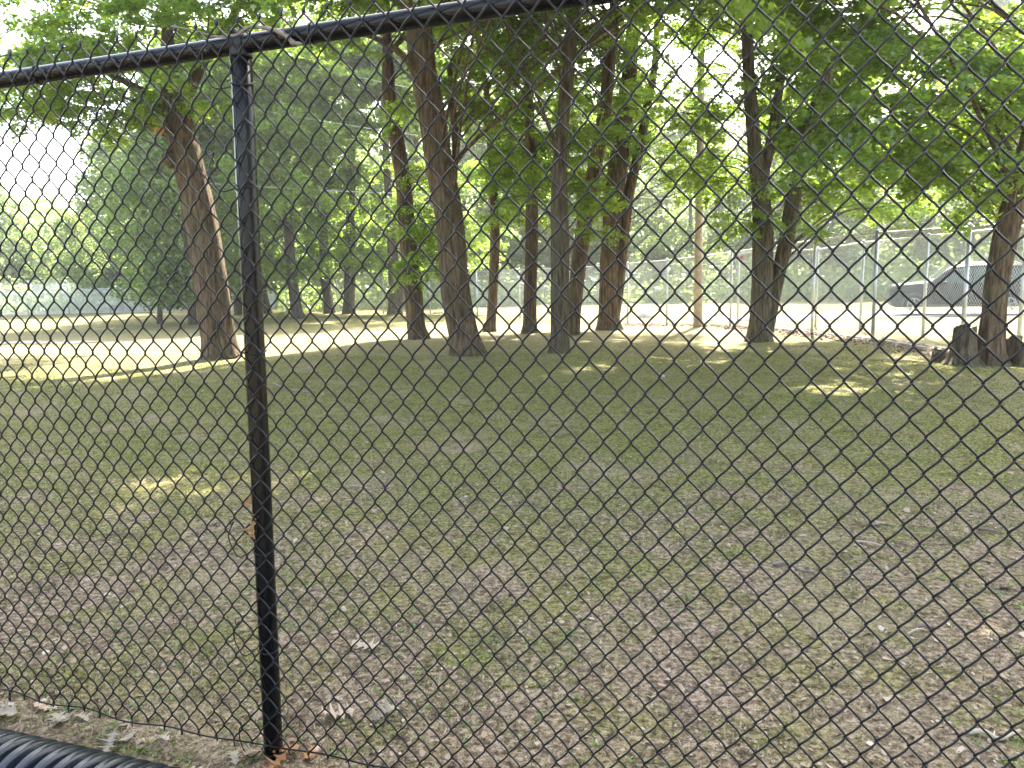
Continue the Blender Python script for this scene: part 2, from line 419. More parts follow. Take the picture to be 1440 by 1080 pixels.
P_, W_ = .0758, .0632
K0 = pl(773.2, 527.9, PR + .008); k_s = (K0 - B0) @ dv; k_z = K0[2]
ncol0 = int(round((-3.6 - k_s) / (W_ / 2))); ncol1 = int(round((3.6 - k_s) / (W_ / 2)))
zlo = .035; zhi = H + .045
mb = MB(); WR = .0025; NS = 6
def meshoff(s, z):
    tz = min(max(z / H, 0), 1)
    return PR + .008 + .006 * math.sin(s * 2.1 + 1) * math.sin(tz * math.pi) * min(1, abs(s) * 2) + .004 * math.sin(s * 5.3 + z * 3) * math.sin(tz * math.pi) * min(1, abs(s) * 3)
for cidx in range(ncol0, ncol1):
    sL = k_s + cidx * W_ / 2                      # left knot column of this wire
    par = cidx & 1
    # left knots of the wire are at k_z + par*P/2 + m*P ; right knots are offset by P/2
    base = k_z + (P_ / 2 if par else 0)
    m0 = int(math.ceil((zlo - base) / (P_ / 2))); m1 = int(math.floor((zhi - base) / (P_ / 2)))
    pts = []
    jit = .0012
    for m in range(m0, m1 + 1):
        left = (m % 2 == 0)
        xk = sL - .0018 if left else sL + W_ / 2 + .0018
        zk = base + m * P_ / 2
        pts.append((xk, zk, left, m))
    path = []
    if len(pts) < 2: continue
    jr = random.Random(cidx)
    for a, b in zip(pts[:-1], pts[1:]):
        for q in range(NS):
            t = q / NS
            # flattened spiral: straight runs in front or behind, tight turn at the knots
            e = t + .035 * math.sin(2 * math.pi * t)
            x = a[0] + (b[0] - a[0]) * (.5 - .5 * math.cos(math.pi * t)) * .2 + (b[0] - a[0]) * t * .8
            z = a[1] + (b[1] - a[1]) * t
            side = 1 if a[2] else -1
            off = side * .0055 * math.sin(math.pi * t) ** .8
            path.append(rel(fp(x, z, meshoff(x, z) + off)) + np.array([0, 0, .0004 * jr.uniform(-1, 1)]))
    lx, lz = pts[-1][0], pts[-1][1]
    path.append(rel(fp(lx, lz, meshoff(lx, lz))))
    mb.tube(path, WR, 6, cap=True)
    # twisted barbs where two wire ends meet at the top and bottom edge
    if pts[-1][2] is False:
        a = pts[-1]; kk = jr.uniform(-.004, .004)
        mb.tube([rel(fp(a[0], a[1], meshoff(a[0], a[1]))), rel(fp(a[0] + .002, a[1] + .008, meshoff(a[0], a[1]) + .002)), rel(fp(a[0] + kk, a[1] + .018, meshoff(a[0], a[1]) - .002))], WR, 6)
    else:
        a = pts[-1]; kk = jr.uniform(-.006, .006)
        mb.tube([rel(fp(a[0], a[1], meshoff(a[0], a[1]))), rel(fp(a[0] - .003, a[1] + .006, meshoff(a[0], a[1]) - .003)), rel(fp(a[0] + kk, a[1] + .014, meshoff(a[0], a[1])))], WR, 6)
    a = pts[0]; kk = jr.uniform(-.02, .02)
    mb.tube([rel(fp(a[0], a[1], meshoff(a[0], a[1]))), rel(fp(a[0] + kk, a[1] - jr.uniform(.004, .02), meshoff(a[0], a[1]) + kk))], [WR, WR * .7], 6)
mb.build('chain_link_mesh', M['black_wire'], fence)
# bottom tension wire, kinked
ss = np.linspace(-3.4, 3.4, 200); jr = random.Random(3)
MB().tube([rel(fp(s, .062 + .008 * math.sin(s * 4) + .004 * math.sin(s * 17), PR + .012 + .006 * math.sin(s * 21))) for s in ss], .0024, 6).build('tension_wire', M['black_coat'], fence)
# tie wires round the post
def tie(z, k):
    j = random.Random(k); s0 = s_top * z / H; pts = []
    for a in np.linspace(-200, 40, 16):
        r = PR + .0035
        pts.append(rel(fp(s0 + r * math.cos(rad(a)), z + .006 * math.sin(rad(a * 1.5)), -r * math.sin(rad(a)) if False else r * -math.sin(rad(a)))))
    # loose tail hooked on the mesh to the left
    tl = [rel(fp(s0 - .05, z - .004 - .01, PR + .012)), rel(fp(s0 - .075, z + .015, PR + .014)), rel(fp(s0 - .085, z + .06 + j.uniform(-.02, .02), PR + .012)), rel(fp(s0 - .07, z + .085, PR + .004)), rel(fp(s0 - .074, z + .078, PR + .012)), rel(fp(s0 - .082, z + .09, PR + .006))]
    MB().tube(smooth(tl[::-1] + pts, 4), .0019, 6).build('tie_wire', M['black_coat'], fence)
def smooth(P, k=4):
    P = np.asarray(P, float); P = np.vstack([2 * P[0] - P[1], P, 2 * P[-1] - P[-2]]); out = []
    for i in range(1, len(P) - 2):
        for q in range(k):
            t = q / k; a, b, c_, d = P[i - 1], P[i], P[i + 1], P[i + 2]
            out.append(.5 * ((2 * b) + (-a + c_) * t + (2 * a - 5 * b + 4 * c_ - d) * t * t + (-a + 3 * b - 3 * c_ + d) * t ** 3))
    out.append(P[-2]); return np.array(out)
for k, py in enumerate((118, 262, 495, 770, 906, 1045)):
    q = pl(350, py); tie(q[2], k)
# small twisted ties on the rail
for k, s in enumerate((-1.55, -.62, .27, .95, 1.45)):
    pts = [rel(fp(s + .004 * math.sin(a), railz(s) + .0255 * math.cos(a), .0255 * math.sin(a))) for a in np.linspace(0, 2 * math.pi * .95, 14)]
    pts += [rel(fp(s + .012, railz(s) - .03, PR + .006)), rel(fp(s + .02, railz(s) - .045, PR + .01))]
    MB().tube(pts, .0019, 6).build('rail_tie', M['black_coat'], fence)

# dead twig lying over the top rail
q0 = [(292, 52), (330, 50), (352, 38), (380, 41), (402, 50), (412, 60), (426, 62)]
tw = [pl(x, y, .024 if k in (0, 1) else .03) for k, (x, y) in enumerate(q0)]
tb = MB(); tw = smooth(tw, 4); lo = tw[0].copy()
tb.tube([p - lo for p in tw], np.interp(np.linspace(0, 1, len(tw)), [0, .3, .7, .85, 1], [.0025, .0045, .0055, .007, .003]) * (1 + .22 * np.sin(np.arange(len(tw)) * 2.3)), 8)
tb.tube([p - lo for p in smooth([pl(298, 50, .03), pl(270, 42, .035), pl(240, 37, .04)], 3)], .0017, 6)
tb.tube([p - lo for p in smooth([pl(402, 50, .03), pl(398, 40, .04), pl(401, 33, .045)], 3)], .0022, 6)
tob = tb.build('dead_twig', M['twig']); tob.location = lo
tag(tob, 'grey dead twig caught on the top rail beside the black post', 'twig')

# corrugated drain pipe in front of the fence
pb = B0 - nv * .463 + np.array([0, 0, .128])
s_ = np.arange(-2.6, .9, .00375); pitch = .05
rr = .116 + .0155 * np.tanh(2.6 * np.sin(2 * math.pi * s_ / pitch))
pp = [dv * t for t in s_]
po = MB().tube(pp, rr, 56).build('corrugated_pipe', M['corr']); po.location = pb
tag(po, 'black corrugated drain pipe lying on the ground at the foot of the near fence', 'drain pipe')

# ------------------------------------------------------------------ oak leaves (dry)
def oak_outline(n=5, seed=0):
    j = random.Random(seed); R_, L = [], []
    K = 4
    for k in range(K):
        t = (k + .5) / K; wd = .36 * math.sin(math.pi * (.2 + .7 * t)) + .08
        wd *= j.uniform(.8, 1.15)
        R_ += [(.09 + .05 * j.random(), t - .06), (wd * .62, t - .01), (wd * 1.15, t + .075), (wd * .5, t + .095)]
    pts = [(.015, -.22), (.02, 0)] + [(x, y) for x, y in R_] + [(0, 1.08)]
    lf = [(-x * j.uniform(.85, 1.1), y) for x, y in R_][::-1]
    return pts + lf + [(-.02, 0), (-.015, -.22)]
def oak_mesh(size, seed, curl=.35, m='dry_pale'):
    j = random.Random(seed); O = oak_outline(seed=seed)
    # midrib vertices + outline, quads between
    half = len(O) // 2
    rights = O[:half + 1]; lefts = O[::-1][:half + 1]
    V = []; Fq = []
    def zc(x, y): return curl * (x * x * 1.6 + .18 * math.sin(y * 4 + seed) + .1 * math.sin(x * 9 + seed))
    n_ = min(len(rights), len(lefts))
    for k in range(n_):
        x1, y1 = rights[k]; x2, y2 = lefts[k]; ym = (y1 + y2) / 2
        V += [(x2, y2, zc(x2, y2)), (0, ym, zc(0, ym) - .02), (x1, y1, zc(x1, y1))]
    for k in range(n_ - 1):
        a = 3 * k
        Fq += [[a, a + 1, a + 4, a + 3], [a + 1, a + 2, a + 5, a + 4]]
    return MB().add(np.array(V) * size, Fq, .5).mesh('oak_leaf', M[m], False, True)

def place_leaf(name, p, size, seed, label, cat='leaf', m='dry_pale', rot=None, curl=.35, group=None, tilt=.15):
    o = link(name, oak_mesh(size, seed, curl, m)); o.location = p
    j = random.Random(seed * 3 + 1)
    o.rotation_euler = rot if rot else (j.uniform(-tilt, tilt), j.uniform(-tilt, tilt), j.uniform(0, 6.28))
    return tag(o, label, cat, group)
def gp(px, py, lift=.012):
    q = G(px, py); return (q[0], q[1], float(gh(q[0], q[1])) + lift)
place_leaf('oak_leaf', gp(500, 1002), .11, 3, 'larger pale oak leaf on the dirt, left one of the touching pair', rot=(.15, -.1, 2.0), curl=.5)
place_leaf('oak_leaf', gp(521, 1016), .09, 5, 'pale curled oak leaf touching the right side of the larger one', rot=(.2, .2, -1.2), curl=.8)
place_leaf('oak_leaf', gp(533, 916), .11, 8, 'bleached oak leaf flat on bare dirt just above the pair of pale leaves', rot=(.1, 0, 1.2), curl=.3)
place_leaf('oak_leaf', gp(1243, 738), .15, 9, 'pale dry oak leaf lying alone on the mossy ground below the stumps', rot=(.1, .1, 1.7), curl=.4)
place_leaf('oak_leaf', tuple(pl(356, 760, PR + .012)), .075, 12, 'light brown dry leaf hanging against the left side of the black post', m='dry_tan', rot=(rad(78), rad(8), rad(-10)), curl=1.1).scale = (.55, 1, 1)
place_leaf('oak_leaf', tuple(pl(347, 712, .012)), .034, 14, 'small brown curled leaf scrap on the mesh above the larger leaf by the post', m='dry_brown', rot=(rad(70), rad(20), rad(-10)), curl=1.2)
for k, (x, y, s_, mm, lb) in enumerate([
        (378, 1066, .085, 'dry_brown', 'brown leaf tucked against the foot of the black post, left side'),
        (402, 1072, .09, 'dry_brown', 'brown curled leaf against the foot of the black post, right side'),
        (430, 1074, .07, 'dry_brown', 'reddish brown leaf right of the black post foot at the picture edge'),
        (362, 1060, .06, 'dry_pale', 'whitish leaf scrap just left of the black post foot'),
        (330, 1062, .06, 'dry_pale', 'pale folded leaf under the bottom wires left of the black post'),
        (238, 1048, .05, 'dry_pale', 'white upturned leaf below the mesh edge beyond the end of the pipe'),
        (188, 1048, .075, 'dry_pale', 'broad tan leaf lying behind the corrugated pipe, nearest to its right end'),
        (162, 1040, .07, 'dry_pale', 'tan leaf lying behind the middle of the corrugated pipe'),
        (86, 1024, .09, 'dry_pale', 'pale arched oak leaf just over the left part of the corrugated pipe'),
        (70, 1028, .05, 'dry_pale', 'small pinkish leaf standing on edge behind the corrugated pipe'),
        (108, 1010, .06, 'dry_pale', 'small white leaf under the fence edge above the arched leaf'),
        (25, 1008, .09, 'dry_pale', 'long tan leaf in the pile at the far left behind the pipe'),
        (22, 998, .07, 'dry_pale', 'pale yellow leaf on top of the pile at the far left'),
        (48, 1000, .065, 'dry_pale', 'yellowish leaf right of the pile at the far left under the mesh')]):
    place_leaf('oak_leaf', gp(x, y, .02), s_, 20 + k, lb, m=mm, curl=.5, tilt=.3, group='dry leaves along the foot of the near fence')

# ------------------------------------------------------------------ trees
def blob_noise(a, z, s):
    return math.sin(a * 3 + z * 1.1 + s) * .5 + math.sin(a * 5 - z * 2.3 + s * 2.1) * .3 + math.sin(a * 9 + z * 4.1 + s) * .2

def trunk_mesh(P, r, seed, n=40, flare=.5, origin=None, ridge=.07):
    """bark surface with furrows, burrs and a root flare"""
    P = smooth(np.asarray(P, float), 6); r = np.interp(np.linspace(0, 1, len(P)), np.linspace(0, 1, len(r)), r)
    # resample for furrow detail
    T = np.gradient(P, axis=0); T /= np.linalg.norm(T, axis=1)[:, None]
    th = np.linspace(0, 2 * math.pi, n, endpoint=False)
    L = np.concatenate([[0], np.cumsum(np.linalg.norm(np.diff(P, axis=0), axis=1))])
    V = np.zeros((len(P), n, 3)); j = random.Random(seed)
    ph = [j.uniform(0, 6.28) for _ in range(6)]
    for k in range(len(P)):
        a = np.cross(T[k], [0, 1, 0]); a /= np.linalg.norm(a); b = np.cross(T[k], a)
        fl = flare * np.exp(-L[k] / .22)
        roots = 1 + fl * (.55 + .45 * np.sin(th * 5 + ph[0]) + .25 * np.sin(th * 3 + ph[1]))
        fur = ridge * (np.sin(th * 13 + ph[2] + .6 * math.sin(L[k] * 2)) * .5 + .5 * np.sin(th * 8 + ph[3] + L[k] * .8) + .35 * np.sin(th * 3 + ph[4] + L[k] * 1.3) + .3 * np.sin(L[k] * 3.1 + ph[5] + th))
        R_ = r[k] * (roots + fur)
        V[k] = P[k] + R_[:, None] * (a * np.cos(th)[:, None] + b * np.sin(th)[:, None])
    i = np.arange(len(P) - 1)[:, None] * n; jj = np.arange(n)[None]; j2 = (jj + 1) % n
    if origin is not None: V = V - origin
    m = MB().add(V, np.stack([i + jj, i + j2, i + n + j2, i + n + jj], -1).reshape(-1, 4))
    o = m.n - n; m.f.append([[o + q for q in range(n)][::-1]]); m.t.append(np.full(1, .5))
    return m

LEAF = np.array([(0, -.35), (.12, 0), (.46, -.06), (.34, .2), (.56, .42), (.22, .46), (0, .86), (-.22, .46), (-.56, .42), (-.34, .2), (-.46, -.06), (-.12, 0)])
def leaves(mb, C_, size, droop=.5, simple_=False, g=None):
    g = g or rng
    n = len(C_); S = np.asarray(size)[:, None, None] if np.ndim(size) else size
    shp = LEAF if not simple_ else np.array([(0, -.4), (.5, 0), (.4, .5), (0, .9), (-.4, .5), (-.5, 0)])
    az = g.uniform(0, 2 * math.pi, n); ti = np.abs(g.normal(0, droop, n)); 
    u = np.stack([np.cos(az), np.sin(az), np.zeros(n)], 1)
    v = np.stack([-np.sin(az) * np.cos(ti), np.cos(az) * np.cos(ti), -np.sin(ti)], 1)
    ro = g.normal(0, .5, n); w_ = np.cross(u, v)
    u2 = u * np.cos(ro)[:, None] + w_ * np.sin(ro)[:, None]
    V = C_[:, None] + (u2[:, None] * shp[None, :, 0:1] + v[:, None] * shp[None, :, 1:2]) * S
    k = len(shp); Fq = np.arange(n * k).reshape(n, k)
    mb.add(V, Fq, g.uniform(0, 1, n))

def bough_mesh(seed, n=900, drop=.25, flat=.28):
    """a leafy branch about 2 m across: forked twigs carrying maple leaves"""
    g = np.random.default_rng(seed); j = random.Random(seed)
    mb_ = MB(); cs = []
    for a in range(7):
        az = a * 6.28 / 7 + j.uniform(-.4, .4); L = j.uniform(.75, 1.15)
        p = np.zeros(3); d = np.array([math.cos(az), math.sin(az), j.uniform(-.1, .35)]); pts = [p]
        for q in range(6):
            d = d + np.array([j.uniform(-.2, .2), j.uniform(-.2, .2), -drop * .25]); d /= np.linalg.norm(d)
            p = p + d * L / 6; pts.append(p)
            if q > 0:
                for sgn in (-1, 1):
                    e = np.array([-d[1] * sgn, d[0] * sgn, 0]) + d * .8 + np.array([0, 0, j.uniform(-.4, .2)]); e /= np.linalg.norm(e)
                    l2 = j.uniform(.18, .42) * (1.15 - q / 8)
                    mb_.tube([p, p + e * l2 * .5, p + e * l2 + np.array([0, 0, -.03])], [.004, .003, .0015], 3, cap=False, tint=0)
                    for t in np.linspace(.3, 1.05, 4): cs.append(p + e * l2 * t)
        mb_.tube(pts, np.linspace(.011, .003, len(pts)), 4, cap=False, tint=0)
        cs += [pts[-1]] * 3
    cs = np.array(cs); idx = g.integers(0, len(cs), n)
    C_ = cs[idx] + g.normal(0, .055, (n, 3)) + np.array([0, 0, -.04])
    leaves(mb_, C_, g.uniform(.055, .105, n), .55, g=g)
    return mb_.mesh('leafy_branch', M['leaf'], False, True)
BOUGHS = [bough_mesh(100 + k, n=820 + 80 * (k % 3), drop=.2 + .15 * (k % 4)) for k in range(6)]

LIT = [[(-60, 524), (0, 516), (280, 486), (560, 450), (575, 476), (390, 500), (230, 532), (0, 560), (-60, 566)],
       [(600, 450), (770, 446), (770, 466), (600, 478)],
       [(860, 450), (1062, 450), (1060, 490), (960, 502), (860, 476)],
       [(1080, 452), (1320, 450), (1320, 480), (1090, 484)],
       [(1180, 440), (1440, 440), (1440, 470), (1180, 470)],
       [(-40, 436), (290, 436), (290, 446), (-40, 446)]]
DAP = [(345, 682, .4), (280, 702, .3), (790, 532, .3), (1045, 580, .05), (1130, 930, .15), (900, 510, .5)]
def inpoly(x, y, P):
    c_ = False; n = len(P)
    for i in range(n):
        x1, y1 = P[i]; x2, y2 = P[(i + 1) % n]
        if (y1 > y) != (y2 > y) and x < (x2 - x1) * (y - y1) / (y2 - y1) + x1: c_ = not c_
    return c_
def shadow_of(p):
    t = (p[2] - float(gh(p[0], p[1]))) / SUN[2]
    return np.array(p) - SUN * t
DAPG = [(G(x, y)[:2], r) for x, y, r in DAP]
def lit_hit(p, rr=.55):
    q = shadow_of(p)
    for dx, dy in ((0, 0), (rr, 0), (-rr, 0), (0, rr), (0, -rr)):
        x, y, z = proj((q[0] + dx, q[1] + dy, float(gh(q[0] + dx, q[1] + dy))))
        if z > 0:
            for L in LIT:
                if inpoly(x, y, L): return True
    return False
def dap_hit(p):
    q = shadow_of(p)
    return any(np.hypot(q[0] - c_[0], q[1] - c_[1]) < r + .85 for c_, r in DAPG)

TREES = []
class Tree:
    def __init__(s, stems, seed, label, mat_='bark', group=None, flare=.5, yoff=0, lean_y=0):
        # stems: list of [(px,py,width_px,dy),...]; the first point of the first stem is the foot
        fx, fy, fw = stems[0][0][:3]
        s.base = G(fx, fy); s.base[2] = float(gh(s.base[0], s.base[1])); s.y0 = s.base[1]
        s.root = thing('maple_tree', tuple(s.base), label, 'tree', group)
        s.paths = []; s.mat = mat_; s.seed = seed
        for k, st in enumerate(stems):
            P = []; r = []
            for q, t in enumerate(st):
                px, py, wd = t[:3]; dy = t[3] if len(t) > 3 else 0
                if k == 0 and q == 0:
                    p = s.base + np.array([0, 0, -.15]); P.append(p); r.append(wd / 2 * s.y0 / FPX); P.append(s.base + np.array([0, 0, .02])); r.append(wd / 2 * s.y0 / FPX)
                else:
                    p = D(px, py, s.y0 + dy); P.append(p); r.append(wd / 2 * (s.y0 + dy) / FPX)
            # carry on above the frame
            if P[-1][2] > 5 and (len(st[-1]) < 5):
                d = P[-1] - P[-2]; d /= np.linalg.norm(d); d = d * .6 + np.array([0, 0, .4]); d /= np.linalg.norm(d)
                for q in range(3):
                    P.append(P[-1] + d * 1.9 + np.array([random.uniform(-.25, .25), random.uniform(-.25, .25), 0])); r.append(r[-1] * .66)
            tm = trunk_mesh(P, r, seed + k, flare=flare if k == 0 else 0, origin=s.base, n=36 if k == 0 else 26)
            tm.build('trunk' if k == 0 else 'stem', M[mat_], s.root)
            s.paths.append((np.array(P), np.array(r)))
        s.b = []; TREES.append(s)
    def attach(s, p):
        best = None
        for P, r in s.paths:
            for i in range(2, len(P)):
                for t in (0, .33, .66):
                    q = P[i - 1] * (1 - t) + P[i] * t
                    if q[2] < 1.2 or (p[2] > 6.8 and q[2] < 6.2): continue
                    dd = p - q; hz = math.hypot(dd[0], dd[1])
                    sc = hz + abs(dd[2] - hz * .35) * 1.1
                    if best is None or sc < best[0]: best = (sc, q, r[i])
        return best
    def bough(s, p, sc=1., tilt=None, check=True):
        s.b.append((np.array(p, float), sc))
    def finish(s):
        j = random.Random(s.seed + 77); br = MB(); n = 0
        s.b = s.b[:98]
        for p, sc in s.b:
            a = s.attach(p)
            if a is None: continue
            q = a[1]; L = np.linalg.norm(p - q)
            mid = q * .5 + p * .5 + np.array([j.uniform(-.15, .15), j.uniform(-.15, .15), .12 * L])
            r0 = min(a[2] * .4, .007 + .0048 * L)
            pts = smooth([q, q * .75 + mid * .25 + np.array([0, 0, .03 * L]), mid, p], 3) - s.base
            br.tube(pts, np.linspace(r0, .009, len(pts)), 6, cap=False)
            o = link('leafy_branch', BOUGHS[j.randrange(6)], s.root)
            o.location = p - s.base; o.rotation_euler = (j.uniform(-.35, .35), j.uniform(-.35, .35), j.uniform(0, 6.28))
            o.scale = (sc, sc, sc * j.uniform(.8, 1.2))
        if br.n: br.build('limbs', M[s.mat], s.root)

T1 = Tree([[(311, 504, 50), (306, 470, 45), (297, 400, 44), (281, 300, 40), (265, 230, 39), (254, 190, 37), (247, 155, 34), (240, 120, 24, .2), (236, 60, 16, .3), (232, 0, 12, .4)],
           [(247, 165, 18), (225, 145, 14), (195, 125, 10, -.3), (150, 100, 7, -.6), (90, 60, 5, -.9, 1)],
           [(252, 170, 22), (262, 140, 16, .1), (290, 80, 12, .3), (330, 20, 10, .5), (352, -60, 8, .8)]], 1,
          'thick leaning maple with a sawn stub, left of the black post')
T2 = Tree([[(657, 500, 46), (652, 470, 40), (640, 400, 39), (631, 300, 38), (617, 230, 37), (606, 160, 36), (596, 100, 35), (588, 30, 34), (584, -40, 32)],
           [(626, 260, 12), (640, 225, 10, .2), (638, 170, 9, .3), (632, 90, 7, .4, 1)],
           [(600, 140, 12), (575, 88, 9, -.2), (545, 62, 7, -.4), (512, 48, 5, -.6, 1)]], 2,
          'thickest trunk of the middle row, bare and leaning left', 'bark')
T3 = Tree([[(589, 477, 28), (585, 455, 25), (580, 400, 24), (572, 320, 22), (566, 250, 20), (555, 180, 19), (547, 130, 18), (546, 96, 16), (544, 40, 12, .2)]], 3,
          'dark slim trunk left of the thickest middle trunk, half hidden by leaves', 'bark_red')
T4 = Tree([[(690, 467, 16), (691, 450, 13), (694, 400, 13), (696, 330, 13), (693, 250, 11), (688, 180, 9), (680, 100, 7)]], 4,
          'thinnest reddish trunk standing right of the thick leaning trunk', 'bark_red', flare=.7)
T5 = Tree([[(744, 468, 21), (745, 450, 18), (746, 400, 17), (748, 320, 17), (747, 240, 14), (744, 160, 13), (740, 80, 10), (735, 0, 8)]], 5,
          'slender upright trunk between the thin reddish one and the overlapping pair', 'bark_red')
T6 = Tree([[(785, 496, 28), (787, 470, 25), (788, 420, 25), (788, 370, 25), (787, 300, 24), (787, 230, 19), (792, 160, 17), (800, 90, 17), (806, 20, 15), (810, -40, 13)]], 6,
          'grey trunk standing in front of the overlapping pair at the centre', 'bark_grey')
T7 = Tree([[(806, 471, 19), (807, 440, 18), (813, 380, 20), (823, 310, 21), (836, 240, 19), (848, 170, 18), (856, 100, 16), (863, 30, 14), (866, -30, 12)]], 7,
          'trunk leaning right out from behind the grey centre trunk', 'bark')
T8 = Tree([[(857, 464, 34), (856, 440, 28), (857, 380, 26), (861, 310, 26), (868, 240, 25), (876, 180, 22), (884, 110, 20), (890, 40, 17), (895, -30, 14)],
           [(864, 450, 14), (871, 400, 14), (877, 340, 14), (885, 270, 14), (897, 220, 13), (910, 150, 11), (922, 80, 9)]], 8,
          'orange brown double trunk with wide mossy foot, right end of the centre group', 'bark_red')
T9 = Tree([[(1068, 480, 34), (1068, 455, 28), (1072, 400, 28), (1073, 330, 28), (1068, 260, 23), (1060, 200, 18), (1054, 120, 16), (1051, 40, 14), (1050, -30, 12)],
           [(1080, 470, 14), (1092, 400, 18, .1), (1105, 340, 20, 0), (1114, 290, 20, -.1), (1127, 230, 18, -.2), (1142, 165, 17, -.3), (1166, 105, 17, -.4), (1197, 52, 17, -.5), (1237, 0, 17, -.6)],
           [(1073, 250, 14), (1086, 190, 13), (1095, 130, 11), (1103, 70, 9), (1106, 0, 8)]], 9,
          'forked maple right of centre, two stems from one foot', 'bark_grey')
T10 = Tree([[(1394, 514, 40), (1393, 492, 34), (1398, 440, 30), (1403, 390, 30), (1414, 330, 31), (1430, 270, 30), (1450, 200, 28), (1475, 120, 26), (1500, 30, 24), (1520, -60, 22)]], 10,
           'dark trunk leaning right at the right edge beside a jagged stump', 'bark')
# sawn stub on the left tree
p = D(222, 180, T1.y0 - .5); q = D(240, 172, T1.y0 - .05)
d = (p - q) / np.linalg.norm(p - q)
sb = MB(); sb.tube([q - T1.base, q * .5 + p * .5 - T1.base, p - T1.base], [.09, .1, .12], 18, cap=True); stub = sb.build('branch_stub', M['bark'], T1.root)
sf = MB(); sf.tube([p - T1.base + d * .001, p - T1.base + d * .012], [.117, .113], 18); sf.build('cut_face', M['cut'], stub)
p2 = D(238, 222, T1.y0 - .18)
bn = MB(); bn.tube([p2 - T1.base + np.array([.02, .05, -.16]), p2 - T1.base + np.array([-.01, -.01, -.06]), p2 - T1.base, p2 - T1.base + np.array([.02, .03, .12])], [.05, .12, .13, .04], 16); bn.build('burl', M['bark'], T1.root)

def fill(T, n, x0, x1, y0, y1, d0, d1, s0=.8, s1=1.1, seed=0, lit=True):
    j = random.Random(seed * 31 + T.seed); k = 0; tr = 0
    while k < n and tr < n * 30:
        tr += 1
        p = D(j.uniform(x0, x1), j.uniform(y0, y1), T.y0 + j.uniform(d0, d1))
        if lit and lit_hit(p): continue
        if dap_hit(p) and j.random() < .75: continue
        T.bough(p, j.uniform(s0, s1)); k += 1

T11 = Tree([[(418, 448, 17), (416, 430, 15), (412, 400, 14), (408, 360, 13), (405, 300, 12), (402, 220, 10), (400, 140, 8), (398, 60, 6)]], 11,
           'far trunk standing nearest in the shaded row right of the black post', 'bark_far', flare=.6)
T12 = Tree([[(463, 441, 15), (461, 420, 13), (457, 390, 13), (455, 340, 12), (452, 260, 10), (450, 160, 8), (449, 80, 6)]], 12,
           'far dark trunk left of the straight widest one in the shaded row', 'bark_far')
T13 = Tree([[(491, 441, 17), (491, 420, 15), (492, 380, 15), (493, 320, 13), (494, 240, 11), (496, 140, 8), (497, 60, 6)]], 13,
           'straight wide dark far trunk between the shaded row and the slim dark trunk', 'bark_far')
T14 = Tree([[(556, 442, 20), (555, 420, 17), (554, 390, 16), (550, 330, 12), (545, 250, 10), (540, 150, 8), (538, 50, 6)],
            [(560, 430, 12), (565, 400, 11), (570, 350, 9), (578, 280, 7), (585, 200, 6)]], 14,
           'pale grey far forked trunk close behind the slim dark trunk', 'bark_grey')
FAR = [T11, T12, T13, T14]
# ---- visible foliage, tree by tree (photo rectangle, depth range about the trunk)
fill(T11, 46, 325, 470, 60, 385, -2, 3, 1.1, 1.6, 1, lit=False)
fill(T12, 40, 400, 520, 0, 375, -1, 4, 1.1, 1.6, 1, lit=False)
fill(T13, 46, 430, 580, 60, 380, -2, 3, 1.0, 1.5, 1, lit=False)
fill(T14, 50, 500, 700, -20, 380, -2, 3, 1.0, 1.5, 1, lit=False)
fill(T13, 30, 330, 620, -120, 80, -1, 4, 1.3, 1.8, 2, lit=False)
fill(T1, 26, -80, 300, -90, 90, -2.0, 1.5, .7, 1.0, 1, lit=False)
fill(T1, 7, 10, 190, 60, 165, -1.5, .5, .5, .75, 2, lit=False)
fill(T1, 9, 20, 180, 110, 185, -1.5, .5, .45, .65, 6, lit=False)
fill(T1, 6, 180, 330, 20, 150, -1, 1, .5, .7, 3, lit=False)
fill(T1, 6, 330, 520, -60, 40, -1, 2, .6, .8, 4, lit=False)
fill(T3, 12, 430, 560, 130, 330, 0, 3, .7, 1.0, 1)
fill(T3, 10, 520, 620, 230, 390, -1, 2, .55, .8, 2)
fill(T3, 12, 420, 640, -60, 160, -1, 4, .8, 1.0, 3)
fill(T2, 11, 440, 800, -90, 60, .0, 2.5, .8, 1.0, 1)
fill(T2, 5, 640, 740, 60, 160, .6, 2.5, .7, .9, 2)
fill(T4, 16, 640, 740, 180, 410, -1, 3, .6, .85, 1)
fill(T4, 12, 600, 760, 20, 230, .5, 4, .7, 1.0, 2)
fill(T5, 22, 680, 840, 0, 310, -.15, 3, .7, 1.0, 1)
fill(T6, 12, 720, 850, 180, 330, -.15, 2.5, .5, .75, 1)
fill(T6, 9, 700, 880, -80, 200, -.15, 3, .7, .9, 2)
fill(T7, 14, 780, 920, -80, 300, -.15, 3, .6, .9, 1)
fill(T8, 16, 820, 960, 60, 300, -.15, 3, .6, .85, 1)
fill(T8, 11, 860, 1040, -80, 180, -.15, 3, .7, 1., 2)
fill(T8, 12, 880, 1030, 180, 300, -.15, 4, .55, .75, 3)
fill(T8, 22, 945, 1015, -60, 265, -1.5, .8, .5, .75, 7, lit=False)
fill(T9, 18, 950, 1130, -60, 300, -.1, 2.5, .6, .9, 1)
fill(T9, 30, 1090, 1290, -20, 290, .25, 2.5, .6, .9, 2, lit=False)
fill(T9, 7, 1020, 1160, 270, 340, -.8, .6, .35, .5, 3, lit=False)
fill(T10, 30, 1180, 1500, 20, 230, -1.5, 2.5, .6, .9, 1, lit=False)
fill(T10, 10, 1260, 1440, 200, 290, -1, 2, .5, .7, 2, lit=False)
fill(T10, 8, 1130, 1300, -80, 40, -1, 2, .6, .9, 3, lit=False)

